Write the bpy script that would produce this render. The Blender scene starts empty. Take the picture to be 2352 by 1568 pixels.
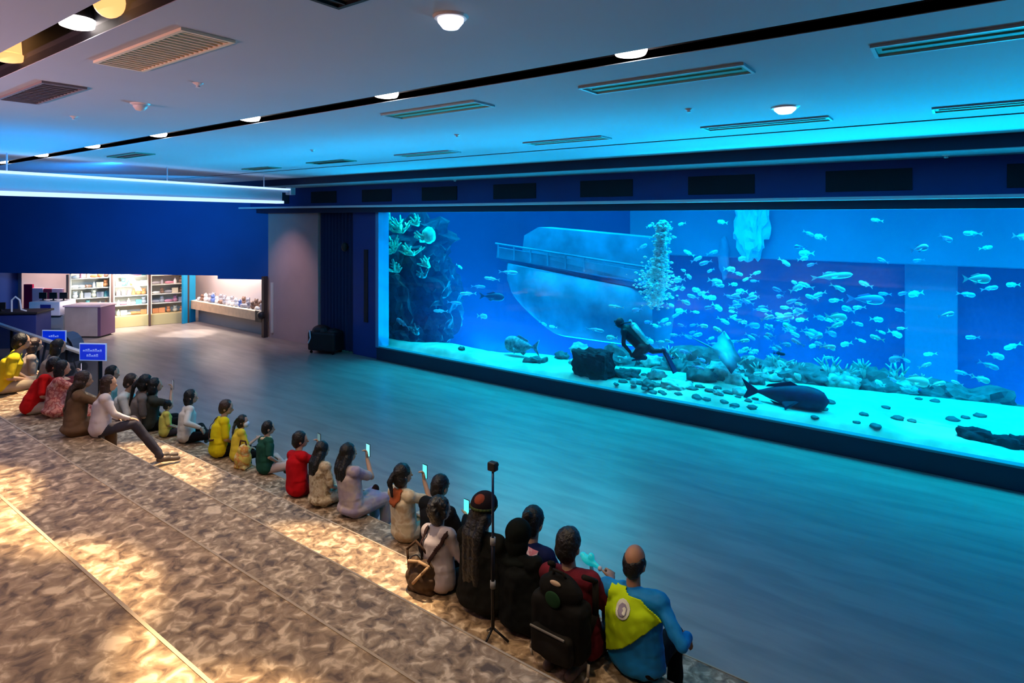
import bpy, bmesh, math, random
from mathutils import Vector, Matrix, Quaternion

SC = bpy.context.scene
COL = SC.collection
PI = math.pi
rnd = random.Random(7)

# ------------------------------------------------------------------ camera, exposure, world
CAMZ = 3.85
YAW = math.atan2(1896, 1393)
cam = bpy.data.cameras.new('camera')
camo = bpy.data.objects.new('camera', cam)
COL.objects.link(camo)
camo.location = (0, 0, CAMZ)
FW = Vector((-0.592, 0.8059, 0)).normalized()
RT = Vector((FW.y, -FW.x, 0))
camo.rotation_euler = (PI / 2, 0, math.atan2(-FW.x, FW.y))
cam.sensor_width = 36
cam.lens = 1393 / 2352 * 36
cam.shift_y = -286 / 2352
cam.clip_end = 200
SC.camera = camo

SC.view_settings.view_transform = 'Standard'
SC.view_settings.look = 'None'
SC.view_settings.gamma = 1
SC.view_settings.use_curve_mapping = False
SC.view_settings.exposure = 0.35

w = bpy.data.worlds.new('world'); SC.world = w; w.use_nodes = True
w.node_tree.nodes['Background'].inputs[0].default_value = (0.05, 0.12, 0.3, 1)
w.node_tree.nodes['Background'].inputs[1].default_value = 0.02
cy = SC.cycles
cy.use_denoising = True
cy.max_bounces = 5; cy.diffuse_bounces = 3; cy.glossy_bounces = 2; cy.transmission_bounces = 4
cy.volume_bounces = 0; cy.transparent_max_bounces = 12
cy.caustics_reflective = False; cy.caustics_refractive = False
cy.sample_clamp_indirect = 4
cy.use_adaptive_sampling = True; cy.adaptive_threshold = 0.04


def at(px, py, z):
    """Point of the horizontal plane z seen at that place of the photograph (2352 x 1568)."""
    k = (px - 1176) / 1393
    d = (z - CAMZ) * 1393 / (498 - py)
    p = FW * d + RT * (k * d)
    return Vector((p.x, p.y, z))


def aty(px, py, y):
    """Point of the vertical plane Y = y seen at that place of the photograph."""
    k = (px - 1176) / 1393
    v = FW + RT * k
    d = y / v.y
    return Vector((v.x * d, y, CAMZ + (498 - py) / 1393 * d))


# ------------------------------------------------------------------ lights
def area(name, loc, direction, sx, sy, power, color, spread=180):
    l = bpy.data.lights.new(name, 'AREA'); l.shape = 'RECTANGLE'
    l.size = sx; l.size_y = sy; l.energy = power; l.color = color; l.spread = math.radians(spread)
    o = bpy.data.objects.new(name, l); COL.objects.link(o)
    o.location = loc
    o.rotation_euler = Vector(direction).to_track_quat('-Z', 'Y').to_euler()
    return o


def spot(name, loc, target, power, color, angle, blend=0.5, radius=0.03, stretch=1):
    l = bpy.data.lights.new(name, 'SPOT')
    l.energy = power; l.color = color; l.spot_size = math.radians(angle); l.spot_blend = blend
    l.shadow_soft_size = radius
    o = bpy.data.objects.new(name, l); COL.objects.link(o)
    o.location = loc
    d = Vector(target) - Vector(loc)
    z = -d.normalized(); x = Vector((1, 0, 0)); x = (x - z * x.dot(z)).normalized(); y = z.cross(x)
    m = Matrix((x, y, z)).transposed().to_4x4()
    o.rotation_euler = m.to_euler()
    o.scale = (stretch, 1, 1)
    return o


CYAN = (0.0, 0.62, 1.0)
# lamps over the water, shining down
for i in range(4):
    area('tank_top_lamp', (-14.5 + 5.4 * i, 13.2, 6.3), (0, 0.05, -1), 4.6, 2.6, (240, 290, 330, 370)[i], (0.0, 0.62, 1.0), 120)
    area('tank_back_lamp', (-14.5 + 5.4 * i, 16.4, 6.3), (0, 0.1, -1), 4.6, 1.5, (30, 45, 70, 100)[i], (0.0, 0.45, 1.0), 150)
# unseen fill added high in the tank to light floor and tiers
for i in range(4):
    area('tank_outward_lamp', (-12.5 + 4.6 * i, 17.0, 6.0), (0, -1, -0.42), 4.0, 1.4, 215, (0.0, 0.60, 0.95), 120)
# added fill hidden in the trough behind the sill, for the hall ceiling
for i in range(5):
    area('tank_trough_lamp', (-11.6 + 3.7 * i, 11.36, 0.08), (0, -0.75, 1), 3.4, 0.12, 20, (0.0, 0.55, 0.9), 150)
# unseen rosy fill added behind the camera to warm the left ceiling
for a in (3.9, 5.6, 7.3):
    area('back_wall_uplight', (-a, -2.3, 3.4), (0, 1, 1.1), 1.6, 0.12, 22 if a < 5 else 50, (1.0, 0.50, 0.52), 82)
# added fill hidden behind the sand crest, brightening the hall ceiling through the window
for i in range(4):
    area('tank_bank_lamp', (-12.0 + 4.4 * i, 17.25, (-1.0, -0.9, -0.6, -0.35)[i]), (0, -1, 0.58), 4.0, 0.25, (500, 500, 470, 300)[i], (0.0, 0.50, 1.0), 75)
# thin fill strip added above the window ledge, out of sight, lifting the ceiling
area('cove_lamp', (-4.5, 10.70, 4.20), (0, -1, 0.3), 17.5, 0.06, 6, (0.0, 0.5, 0.8), 60)
# warm downlights of the two ceiling slots, thrown on the tiers
WARM = (1.0, 0.75, 0.45)
NEAR_A = (5.9, 3.95, 2.1, 0.3)
FAR_A = (17.6, 15.2, 12.95, 10.7, 8.5, 6.3, 4.1, 1.75, -0.7)
for a in NEAR_A:
    spot('slot_downlight', (-a, 1.30, 4.83), (-a, 1.22, 2.0), 1000 if a > 2 else 100, WARM, 19, 0.8, 0.05, 1.7)
    spot('slot_wash', (-a, 1.30, 4.83), (-a, 1.7, 1.8), 90 if a > 2 else 20, WARM, 110, 1.0, 0.08)
for a in FAR_A:
    k = 1.0
    spot('slot_downlight', (-a, 3.67, 4.83), (-a + (0.8 if a == 8.5 else -0.1), 3.24, 0.9), 1250 if a in (4.1, 8.5, 12.95) else 80, WARM, 17, 0.55, 0.04, 2.1)
    if a == 10.7: spot('slot_downlight', (-a, 3.67, 4.83), (-10.6, 2.35, 1.35), 900, WARM, 18, 0.7, 0.04, 2.0)
    spot('slot_wash', (-a, 3.67, 4.83), (-a, 3.9, 0.4), (95 if a < 12 else 150) if 3 < a < 16 else 8, WARM, 105, 1.0, 0.08)


# ------------------------------------------------------------------ object helpers
def tag(o, label=None, cat=None, group=None, kind=None):
    if label: o['label'] = label
    if cat: o['category'] = cat
    if group: o['group'] = group
    if kind: o['kind'] = kind
    return o


def empty(name, loc=(0, 0, 0), rz=0, label=None, cat=None, group=None):
    o = bpy.data.objects.new(name, None); COL.objects.link(o)
    o.location = loc; o.rotation_euler = (0, 0, rz)
    o.empty_display_size = 0.1
    return tag(o, label, cat, group)


def link(name, me, mat=None, parent=None, smooth=False):
    if mat is not None and not me.materials: me.materials.append(mat)
    if smooth:
        for p in me.polygons: p.use_smooth = True
    o = bpy.data.objects.new(name, me); COL.objects.link(o)
    if parent: o.parent = parent
    return o


def tree_copy(o, parent=None):
    c = o.copy(); COL.objects.link(c)
    if parent is not None: c.parent = parent
    for ch in list(o.children): tree_copy(ch, c)
    return c


class MB:
    """Collects shapes and links them as one mesh object."""
    def __init__(self): self.bm = bmesh.new()

    def box(self, a, b, bev=0, rz=0, org=None):
        a = Vector(a); b = Vector(b)
        r = bmesh.ops.create_cube(self.bm, size=1)['verts']
        c = (a + b) / 2; s = b - a
        for v in r: v.co = Vector((v.co.x * s.x, v.co.y * s.y, v.co.z * s.z)) + c
        if rz:
            o = Vector(org) if org else c
            m = Matrix.Rotation(rz, 3, 'Z')
            for v in r: v.co = m @ (v.co - o) + o
        if bev:
            es = list({e for v in r for e in v.link_edges})
            bmesh.ops.bevel(self.bm, geom=es, offset=bev, segments=2, affect='EDGES', profile=0.5)
        return self

    def tube(self, p, q, r1, r2=None, seg=12, caps=True):
        p = Vector(p); q = Vector(q); r2 = r1 if r2 is None else r2
        d = q - p
        m = Matrix.Translation((p + q) / 2) @ d.to_track_quat('Z', 'Y').to_matrix().to_4x4()
        bmesh.ops.create_cone(self.bm, cap_ends=caps, segments=seg, radius1=r1, radius2=r2, depth=d.length, matrix=m)
        return self

    def path(self, pts, r, seg=8):
        pts = [Vector(p) for p in pts]
        for i in range(len(pts) - 1):
            self.tube(pts[i], pts[i + 1], r if not isinstance(r, (list, tuple)) else r[i],
                      r if not isinstance(r, (list, tuple)) else r[i + 1], seg)
            if i: self.ell(pts[i], (r if not isinstance(r, (list, tuple)) else r[i],) * 3, 8, 6)
        return self

    def ell(self, c, r, u=16, v=10, rot=None):
        c = Vector(c); rings = []; nv = self.bm.verts.new
        def P(x, y, z):
            p = Vector((x * r[0], y * r[1], z * r[2]))
            return c + (rot @ p if rot is not None else p)
        for j in range(1, v):
            t = PI * j / v; st, ct = math.sin(t), math.cos(t)
            rings.append([nv(P(st * math.cos(2 * PI * i / u), st * math.sin(2 * PI * i / u), ct)) for i in range(u)])
        top, bot = nv(P(0, 0, 1)), nv(P(0, 0, -1)); nf = self.bm.faces.new
        for i in range(u):
            k = (i + 1) % u
            nf((top, rings[0][i], rings[0][k])); nf((bot, rings[-1][k], rings[-1][i]))
            for a, b in zip(rings, rings[1:]): nf((a[i], b[i], b[k], a[k]))
        return self

    def lathe(self, prof, c=(0, 0, 0), seg=20):
        c = Vector(c); rings = []
        for r, z in prof:
            rings.append([self.bm.verts.new(c + Vector((r * math.cos(2 * PI * i / seg), r * math.sin(2 * PI * i / seg), z)))
                          for i in range(seg)])
        for a, b in zip(rings, rings[1:]):
            for i in range(seg):
                self.bm.faces.new((a[i], a[(i + 1) % seg], b[(i + 1) % seg], b[i]))
        if prof[0][0] > 1e-4: self.bm.faces.new(rings[0][::-1])
        if prof[-1][0] > 1e-4: self.bm.faces.new(rings[-1])
        return self

    def prism(self, pts, d):
        """pts: closed outline in 3D, extruded by vector d."""
        d = Vector(d)
        lo = [self.bm.verts.new(Vector(p)) for p in pts]
        hi = [self.bm.verts.new(Vector(p) + d) for p in pts]
        n = len(lo)
        self.bm.faces.new(lo); self.bm.faces.new(hi[::-1])
        for i in range(n): self.bm.faces.new((lo[i], hi[i], hi[(i + 1) % n], lo[(i + 1) % n]))
        bmesh.ops.recalc_face_normals(self.bm, faces=self.bm.faces[:])
        return self

    def mesh(self, name):
        me = bpy.data.meshes.new(name); self.bm.to_mesh(me); self.bm.free(); return me

    def build(self, name, mat, parent=None, smooth=False):
        o = link(name, self.mesh(name), mat, parent, smooth)
        if smooth == 'auto': pass
        return o


def struct(name, mb, mat, parent=None):
    o = mb.build(name, mat, parent)
    o['kind'] = 'structure'
    return o


# ------------------------------------------------------------------ materials
MATS = {}


def mat(name, color, rough=0.6, metal=0.0, emit=None, estr=0.0, var=0.0, scale=8.0, bump=0.0, spec=0.5, alpha=1.0):
    if name in MATS: return MATS[name]
    m = bpy.data.materials.new(name); m.use_nodes = True
    nt = m.node_tree; b = nt.nodes['Principled BSDF']
    b.inputs['Base Color'].default_value = (*color, 1)
    b.inputs['Roughness'].default_value = rough
    b.inputs['Metallic'].default_value = metal
    b.inputs['Specular IOR Level'].default_value = spec
    b.inputs['Alpha'].default_value = alpha
    if emit:
        b.inputs['Emission Color'].default_value = (*emit, 1)
        b.inputs['Emission Strength'].default_value = estr
    if var or bump:
        tc = nt.nodes.new('ShaderNodeTexCoord'); n = nt.nodes.new('ShaderNodeTexNoise')
        n.inputs['Scale'].default_value = scale; n.inputs['Detail'].default_value = 5
        nt.links.new(tc.outputs['Object'], n.inputs['Vector'])
        if var:
            r = nt.nodes.new('ShaderNodeValToRGB')
            r.color_ramp.elements[0].position = 0.3; r.color_ramp.elements[1].position = 0.7
            r.color_ramp.elements[0].color = (*[max(0, c * (1 - var)) for c in color], 1)
            r.color_ramp.elements[1].color = (*[min(1, c * (1 + var)) for c in color], 1)
            nt.links.new(n.outputs['Fac'], r.inputs['Fac']); nt.links.new(r.outputs['Color'], b.inputs['Base Color'])
        if bump:
            bp = nt.nodes.new('ShaderNodeBump'); bp.inputs['Strength'].default_value = bump
            bp.inputs['Distance'].default_value = 0.02
            nt.links.new(n.outputs['Fac'], bp.inputs['Height']); nt.links.new(bp.outputs['Normal'], b.inputs['Normal'])
    MATS[name] = m
    return m


def ramp_mat(name, stops, scale, rough, distortion=0.0, detail=6, bump=0.0, stretch=(1, 1, 1), rot=0.0, kind='noise'):
    m = bpy.data.materials.new(name); m.use_nodes = True
    nt = m.node_tree; b = nt.nodes['Principled BSDF']; b.inputs['Roughness'].default_value = rough
    tc = nt.nodes.new('ShaderNodeTexCoord'); mp = nt.nodes.new('ShaderNodeMapping')
    mp.inputs['Scale'].default_value = stretch; mp.inputs['Rotation'].default_value = (0, 0, rot)
    n = nt.nodes.new('ShaderNodeTexNoise'); n.inputs['Scale'].default_value = scale
    n.inputs['Detail'].default_value = detail; n.inputs['Distortion'].default_value = distortion
    r = nt.nodes.new('ShaderNodeValToRGB'); e = r.color_ramp.elements
    while len(e) < len(stops): e.new(0.5)
    for i, (p, c) in enumerate(stops): e[i].position = p; e[i].color = (*c, 1)
    nt.links.new(tc.outputs['Object'], mp.inputs['Vector']); nt.links.new(mp.outputs['Vector'], n.inputs['Vector'])
    nt.links.new(n.outputs['Fac'], r.inputs['Fac']); nt.links.new(r.outputs['Color'], b.inputs['Base Color'])
    if bump:
        bp = nt.nodes.new('ShaderNodeBump'); bp.inputs['Strength'].default_value = bump
        bp.inputs['Distance'].default_value = 0.02
        nt.links.new(n.outputs['Fac'], bp.inputs['Height']); nt.links.new(bp.outputs['Normal'], b.inputs['Normal'])
    MATS[name] = m
    return m


M_step = ramp_mat('mottled_brown_vinyl', [(0.34, (0.10, 0.055, 0.028)), (0.46, (0.26, 0.165, 0.092)), (0.54, (0.35, 0.235, 0.14)),
                                          (0.65, (0.66, 0.49, 0.33))], 13, 0.55, distortion=0.7, detail=12, bump=0.12)
M_floor = ramp_mat('grey_hall_vinyl', [(0.35, (0.25, 0.22, 0.205)), (0.65, (0.34, 0.30, 0.275))], 0.9, 0.34,
                   distortion=0.4, detail=5, stretch=(1, 5, 1))
M_ceil = mat('pale_ceiling_paint', (0.41, 0.48, 0.58), 0.75, var=0.04, scale=0.6)
M_slot = mat('black_slot_lining', (0.012, 0.012, 0.02), 0.6)
M_navy = mat('navy_wall_paint', (0.010, 0.05, 0.26), 0.55, var=0.06, scale=1.5)
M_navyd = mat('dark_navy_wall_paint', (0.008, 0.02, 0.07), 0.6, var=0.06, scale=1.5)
M_sill = mat('dark_blue_sill_panel', (0.012, 0.03, 0.075), 0.5, var=0.08, scale=1.2)
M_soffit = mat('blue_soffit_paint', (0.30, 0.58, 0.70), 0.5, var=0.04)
M_pinkw = mat('rosy_beige_wall_paint', (0.50, 0.38, 0.37), 0.7, var=0.08, scale=1.1)
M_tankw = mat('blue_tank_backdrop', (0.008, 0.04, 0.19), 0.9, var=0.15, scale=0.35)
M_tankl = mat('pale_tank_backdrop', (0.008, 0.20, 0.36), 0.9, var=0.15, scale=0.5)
M_sand = ramp_mat('tank_sand', [(0.35, (0.55, 0.52, 0.42)), (0.65, (0.85, 0.80, 0.66))], 2.2, 0.95, detail=8, bump=0.4)
M_frame = mat('blue_window_jamb', (0.10, 0.34, 0.62), 0.4)

# ------------------------------------------------------------------ the setting
XL, XR = -27.0, 4.6
YB = -2.6
YG = 11.1          # plane of the big window
ZC = 4.9           # ceiling
struct('floor', MB().box((XL, YB, -0.2), (XR, YG + 0.05, 0)).box((XL, YG + 0.05, -0.2), (-17.95, 12.6, 0)), M_floor)

# tiers: one solid stair of five levels, z = 0.45 .. 2.25
EDGES = [(4.60, 0.45), (3.70, 0.90), (2.78, 1.35), (1.91, 1.80), (1.07, 2.25)]
XS0, XS1 = -14.0, XR
for i, (y, z) in enumerate(EDGES):
    yb = EDGES[i + 1][0] if i < 4 else YB
    o = struct('floor_tier', MB().box((XS0, YB if i == 4 else yb - 0.02, 0.0), (XS1, y, z), 0.006), M_step)
    o['label'] = ['lowest', 'second', 'third', 'fourth', 'topmost'][i] + ' broad mottled brown seating tier'

# ceiling with two lighting slots and a thin dark joint
SLOTS = [(1.19, 1.41), (3.55, 3.79), (7.96, 8.06)]
ys = [YB] + [v for s in SLOTS for v in s] + [9.8]
cm = MB()
for i in range(0, len(ys), 2):
    cm.box((XL, ys[i], ZC), (XR, ys[i + 1], ZC + 0.06))
struct('ceiling', cm, M_ceil)
# hollow slot linings: top and two sides
sm = MB()
for a, b in SLOTS:
    t = 0.02
    sm.box((XL, a - t, ZC + 0.005), (XR, a, ZC + 0.45)); sm.box((XL, b, ZC + 0.005), (XR, b + t, ZC + 0.45))
    sm.box((XL, a - t, ZC + 0.45), (XR, b + t, ZC + 0.47))
struct('trim_1', sm, M_slot)
# lowered soffit in front of the window and its fascia
ZS = 4.71
struct('trim_2', MB().box((-19.5, 9.8, ZS + 0.012), (XR, 9.86, ZC + 0.06)), M_navyd)
struct('ceiling_soffit', MB().box((-19.5, 9.8, ZS), (XR, 10.85, ZS + 0.011)), M_soffit)
struct('wall_fascia', MB().box((-19.5, 10.8, 4.16), (XR, 10.9, ZS + 0.2)), M_navy)
struct('trim_3', MB().box((-19.5, 10.60, 4.11), (XR, 10.9, 4.16)), mat('pale_ledge_trim', (0.70, 0.88, 0.95), 0.4))
struct('trim_4', MB().box((-19.5, 10.9, 3.97), (XR, 11.2, 4.8)), M_navyd)

# wall with the window: sill, jamb, wall left of it
XW = -12.56
struct('wall_sill', MB().box((XW - 0.1, YG - 0.06, 0), (XR, YG + 0.06, 0.33), 0.01), M_sill)
struct('trim_5', MB().box((XW - 0.1, YG - 0.07, 0.33), (XR, YG + 0.08, 0.37), 0.005), mat('teal_sill_cap', (0.06, 0.3, 0.36), 0.4))
struct('window_1', MB().box((XW - 0.12, YG - 0.08, 0.33), (XW, YG + 0.30, 3.98), 0.01), M_frame)

gm = bpy.data.materials.new('clear_acrylic'); gm.use_nodes = True; nt = gm.node_tree
nt.nodes.clear()
out = nt.nodes.new('ShaderNodeOutputMaterial'); mx = nt.nodes.new('ShaderNodeMixShader')
tr = nt.nodes.new('ShaderNodeBsdfTransparent'); gl = nt.nodes.new('ShaderNodeBsdfGlossy')
gl.inputs['Roughness'].default_value = 0.02; mx.inputs[0].default_value = 0.03
tr.inputs['Color'].default_value = (0.93, 0.98, 1, 1)
nt.links.new(tr.outputs[0], mx.inputs[1]); nt.links.new(gl.outputs[0], mx.inputs[2]); nt.links.new(mx.outputs[0], out.inputs[0])
M_glass = gm
struct('window_2', MB().box((XW, YG + 0.10, 0.375), (XR, YG + 0.30, 3.96)), M_glass)

# tank shell
TX0, TX1, TY1 = -17.5, XR, 17.6
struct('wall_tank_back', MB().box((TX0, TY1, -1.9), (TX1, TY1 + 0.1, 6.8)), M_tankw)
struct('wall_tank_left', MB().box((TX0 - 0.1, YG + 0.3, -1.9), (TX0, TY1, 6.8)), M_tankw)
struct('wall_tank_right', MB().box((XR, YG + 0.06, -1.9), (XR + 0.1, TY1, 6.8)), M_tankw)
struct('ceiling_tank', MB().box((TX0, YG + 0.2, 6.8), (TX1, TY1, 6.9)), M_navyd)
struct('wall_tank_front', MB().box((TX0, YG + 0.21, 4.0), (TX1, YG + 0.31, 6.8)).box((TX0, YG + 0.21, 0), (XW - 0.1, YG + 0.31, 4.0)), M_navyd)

# sand bed
CREST = [(-18, 11.9), (-12.3, 12.2), (-9, 13.1), (-4.7, 13.4), (-1.4, 14.4), (1, 14.7), (6, 14.9)]
def crest(x):
    for (a, ya), (b, yb) in zip(CREST, CREST[1:]):
        if x <= b: return ya + (yb - ya) * max(0, x - a) / (b - a)
    return CREST[-1][1]
def sand_z(x, y):
    z = 0.30 + 0.05 * math.sin(x * 0.7 + 1) * math.sin(y * 0.9) + 0.03 * math.sin(x * 1.9 + y * 1.3)
    z -= 0.50 * max(0, y - crest(x) + 0.1 * math.sin(x * 2.3)); z = max(z, -1.6)
    if y < YG + 0.75: z = min(z, 0.05 + (y - YG - 0.42) * 0.8) if y > YG + 0.42 else -0.05
    return z
bm = bmesh.new(); NX, NY = 150, 60; g = []
for i in range(NX + 1):
    row = []
    for j in range(NY + 1):
        x = TX0 + (TX1 - TX0) * i / NX; y = YG + 0.06 + (TY1 - YG - 0.06) * (j / NY) ** 1.6
        row.append(bm.verts.new((x, y, sand_z(x, y))))
    g.append(row)
for i in range(NX):
    for j in range(NY): bm.faces.new((g[i][j], g[i + 1][j], g[i + 1][j + 1], g[i][j + 1]))
me = bpy.data.meshes.new('sand_bed'); bm.to_mesh(me); bm.free()
o = link('floor_sand', me, M_sand, None, True); o['kind'] = 'structure'

# the water itself
wm = bpy.data.materials.new('sea_water'); wm.use_nodes = True; nt = wm.node_tree; nt.nodes.clear()
out = nt.nodes.new('ShaderNodeOutputMaterial'); vs = nt.nodes.new('ShaderNodeVolumeScatter')
vs.inputs['Color'].default_value = (0.01, 0.19, 0.62, 1); vs.inputs['Density'].default_value = 0.045
vs.inputs['Anisotropy'].default_value = 0.1
nt.links.new(vs.outputs[0], out.inputs['Volume'])
wo = MB().box((TX0 + 0.01, YG + 0.32, -1.85), (TX1 - 0.01, TY1 - 0.01, 6.75)).build('tank_water', wm)
tag(wo, 'clear blue sea water filling the big tank', 'water', kind='stuff')


# left of the window: wall panels, dark alcove, rosy wall, shop
struct('wall_window_side', MB().box((-13.70, YG, 0), (XW - 0.12, YG + 0.18, 4.2)), M_navy)
struct('trim_6', MB().box((-13.22, YG - 0.02, 0.95), (-13.06, YG - 0.001, 2.95)), M_slot)
struct('wall_alcove', MB().box((-15.3, YG + 0.16, 0), (-13.7, YG + 0.20, 4.9)), M_navyd)
struct('wall_rosy', MB().box((-17.95, YG, 0), (-15.3, YG + 0.2, 4.9)), M_pinkw)
BA, BB = Vector((-17.9, 11.1, 0)), Vector((-27.3, 5.84, 0))
BD = (BB - BA).normalized(); BN = Vector((-BD.y, BD.x, 0))
if BN.x > 0: BN = -BN
def slab(p, q, n, t, z0, z1):
    m = MB(); p = Vector(p); q = Vector(q)
    m.prism([p + Vector((0, 0, z0)), q + Vector((0, 0, z0)), q + n * t + Vector((0, 0, z0)), p + n * t + Vector((0, 0, z0))], (0, 0, z1 - z0))
    return m
M_bulk = mat('deep_blue_bulkhead_paint', (0.016, 0.085, 0.32), 0.5, var=0.08, scale=0.6)
struct('wall_bulkhead', slab(BA, BA + BD * 1.75, BN, 0.3, 1.83, 4.9), M_bulk)
struct('wall_bulkhead', slab(BA + BD * 1.75, BB, BN, 0.3, 1.94, 4.9), M_bulk)
cs = MB(); p0 = BA + BN * 0.3; p1 = BB + BN * 0.3
cs.prism([(p0.x, p0.y, 2.75), (p1.x, p1.y, 2.75), (XL - 0.1, 12.6, 2.75), (p0.x, 12.6, 2.75)], (0, 0, 0.1))
struct('ceiling_shop', cs, M_ceil)
struct('wall_shop_back', MB().box((-27, 7.0, 0), (-26.6, 12.5, 2.75)), M_pinkw)
struct('wall_display', MB().box((-25.6, 11.6, 0), (-17.95, 11.8, 2.75)), mat('pale_display_wall_paint', (0.58, 0.50, 0.49), 0.7))
# rest of the hall shell
struct('wall_back', MB().box((XL, YB - 0.1, 0), (XR, YB, 4.96)), M_navy)
struct('wall_right', MB().box((XR, YB, 0), (XR + 0.1, YG + 0.06, 4.96)), M_navy)
struct('wall_left', MB().box((XL - 0.1, YB, 0), (XL, YG + 2, 4.96)), M_navy)
struct('wall_pillar', MB().box((-14.35, 2.9, 0), (-14.05, 3.36, ZC)), mat('bright_blue_pillar_paint', (0.02, 0.22, 0.7), 0.4))

# shop lights, and fill added for the far end
area('shop_ceiling_light', (-22.2, 9.75, 2.7), (0, 0, -1), 1.0, 0.9, 65, (1, 0.64, 0.50), 180)
area('shelf_light', (-23.35, 8.7, 2.6), (-0.9, -0.35, -0.75), 0.25, 3.6, 190, (1, 0.88, 0.76), 160).rotation_euler.rotate_axis('Z', 0)
area('desk_ceiling_light', (-25.2, 7.9, 2.6), (0, 0, -1), 0.6, 0.6, 60, (1, 0.84, 0.8), 180)
area('shop_ceiling_light', (-20.4, 11.1, 2.6), (0, 0.1, -1), 3.2, 0.5, 110, (1, 0.84, 0.74), 180)
spot('shop_downlight', (-20.6, 10.3, 2.7), (-20.4, 9.8, 0), 520, (1, 0.86, 0.76), 40, 0.6)
spot('desk_spotlight', (-16.5, 5.2, 4.75), (-20.8, 7.1, 0.6), 520, (1, 0.70, 0.62), 34, 0.8)  # two warm fills added to brighten kiosk and desks
spot('desk_spotlight', (-17.5, 4.4, 4.75), (-21.6, 6.2, 0.8), 420, (1, 0.70, 0.66), 30, 0.8)
spot('shop_spill_light', (-16.4, 9.0, 4.7), (-16.7, 11.1, 1.0), 150, (1, 0.60, 0.62), 64, 1.0)  # added fill imitating shop light spilling onto the rosy wall

# ------------------------------------------------------------------ the beam hung across the end of the hall
M_beam = mat('silver_beam_paint', (0.55, 0.60, 0.72), 0.35, 0.2)
M_led = mat('cool_white_led_strip', (0.8, 0.85, 1), 0.5, emit=(0.55, 0.72, 1.0), estr=0.9)  # emission stands in for light falling on the silver flanges
M_blue_glow = mat('blue_led_strip', (0.1, 0.3, 1), 0.5, emit=(0.0, 0.3, 1.0), estr=2.0)  # blue variant of the painted edge glow, unused
p = Vector((-11.7, 0.2, 0)); q = Vector((-14.35, 9.25, 0)); d = (q - p).normalized(); L = (q - p).length
bt = empty('suspended_beam', (q.x, q.y, 4.2), math.atan2(-d.y, -d.x),
           'long silver beam hung under the ceiling with glowing upper and lower edges', 'beam')
MB().box((0, -0.05, 0.06), (L, 0.06, 0.36), 0.01).build('web', M_beam, bt)
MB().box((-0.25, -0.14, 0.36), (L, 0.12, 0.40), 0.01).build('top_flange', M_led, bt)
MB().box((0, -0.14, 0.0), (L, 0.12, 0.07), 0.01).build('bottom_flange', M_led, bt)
MB().box((-0.5, -0.10, 0.24), (-0.3, 0.08, 0.44), 0.02).box((-0.3, -0.03, 0.3), (0.1, 0.03, 0.36)).build('end_bracket', M_beam, bt)
for t in (0.6, 3.4, 6.4):
    MB().tube((t, 0, 0.40), (t, 0, 0.70), 0.012).build('hanger_rod', M_beam, bt)
c = (p + q) / 2
area('beam_back_light', (c.x - 0.5, c.y + 0.2, 4.66), (-0.5, 0.0, 0.9), 0.2, 8, 60, (0.0, 0.30, 1.0), 170).rotation_euler.rotate_axis('Z', 0)  # unseen blue fill added for the far ceiling
area('beam_wall_light', (-16.5, 5.6, 4.4), (-1, 0.6, -0.12), 5, 0.3, 85, (0.0, 0.42, 1.0), 110)  # blue wash added to brighten the bulkhead, no fixture modelled
area('beam_ceiling_light', (-10.8, 2.6, 4.35), (0.15, 0.0, 1), 2, 4, 26, (0.0, 0.36, 1.0), 170)  # invisible helper panel tinting the left ceiling blue

# ------------------------------------------------------------------ things on the ceiling
M_vent = mat('aged_cream_grille', (0.50, 0.42, 0.26), 0.5, 0.2)
M_ventd = mat('green_grey_grille', (0.10, 0.46, 0.36), 0.6)
M_dark = mat('near_black_plastic', (0.012, 0.012, 0.014), 0.5)
M_white = mat('white_plastic', (0.75, 0.75, 0.78), 0.4)
M_rim = mat('pale_vent_rim', (0.40, 0.62, 0.68), 0.45)
M_blackm = mat('black_satin_metal', (0.015, 0.015, 0.02), 0.35, 0.6)


def ceiling_vent(cx, cy, lx, ly, label, slats, body, rimm, group=None):
    t = empty('ceiling_vent', (cx, cy, ZC), 0, label, 'vent', group)
    MB().box((-lx / 2, -ly / 2, -0.004), (lx / 2, ly / 2, -0.001)).build('back_panel', body, t)
    r = 0.022
    MB().box((-lx / 2 - r, -ly / 2 - r, -0.018), (lx / 2 + r, -ly / 2, -0.001)).box((-lx / 2 - r, ly / 2, -0.018), (lx / 2 + r, ly / 2 + r, -0.001)) \
        .box((-lx / 2 - r, -ly / 2, -0.018), (-lx / 2, ly / 2, -0.001)).box((lx / 2, -ly / 2, -0.018), (lx / 2 + r, ly / 2, -0.001)).build('rim', rimm, t)
    if slats > 3:
        m = MB()
        for i in range(slats):
            x = -lx / 2 + lx * (i + 0.5) / slats
            m.box((x - 0.006, -ly / 2, -0.016), (x + 0.006, ly / 2, -0.004))
        m.build('slats', rimm if slats > 8 else body, t)
    else: MB().box((-lx / 2 + 0.03, -0.012, -0.014), (lx / 2 - 0.03, 0.012, -0.0045), 0.002).build('louvre', body, t)
    return t


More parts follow.
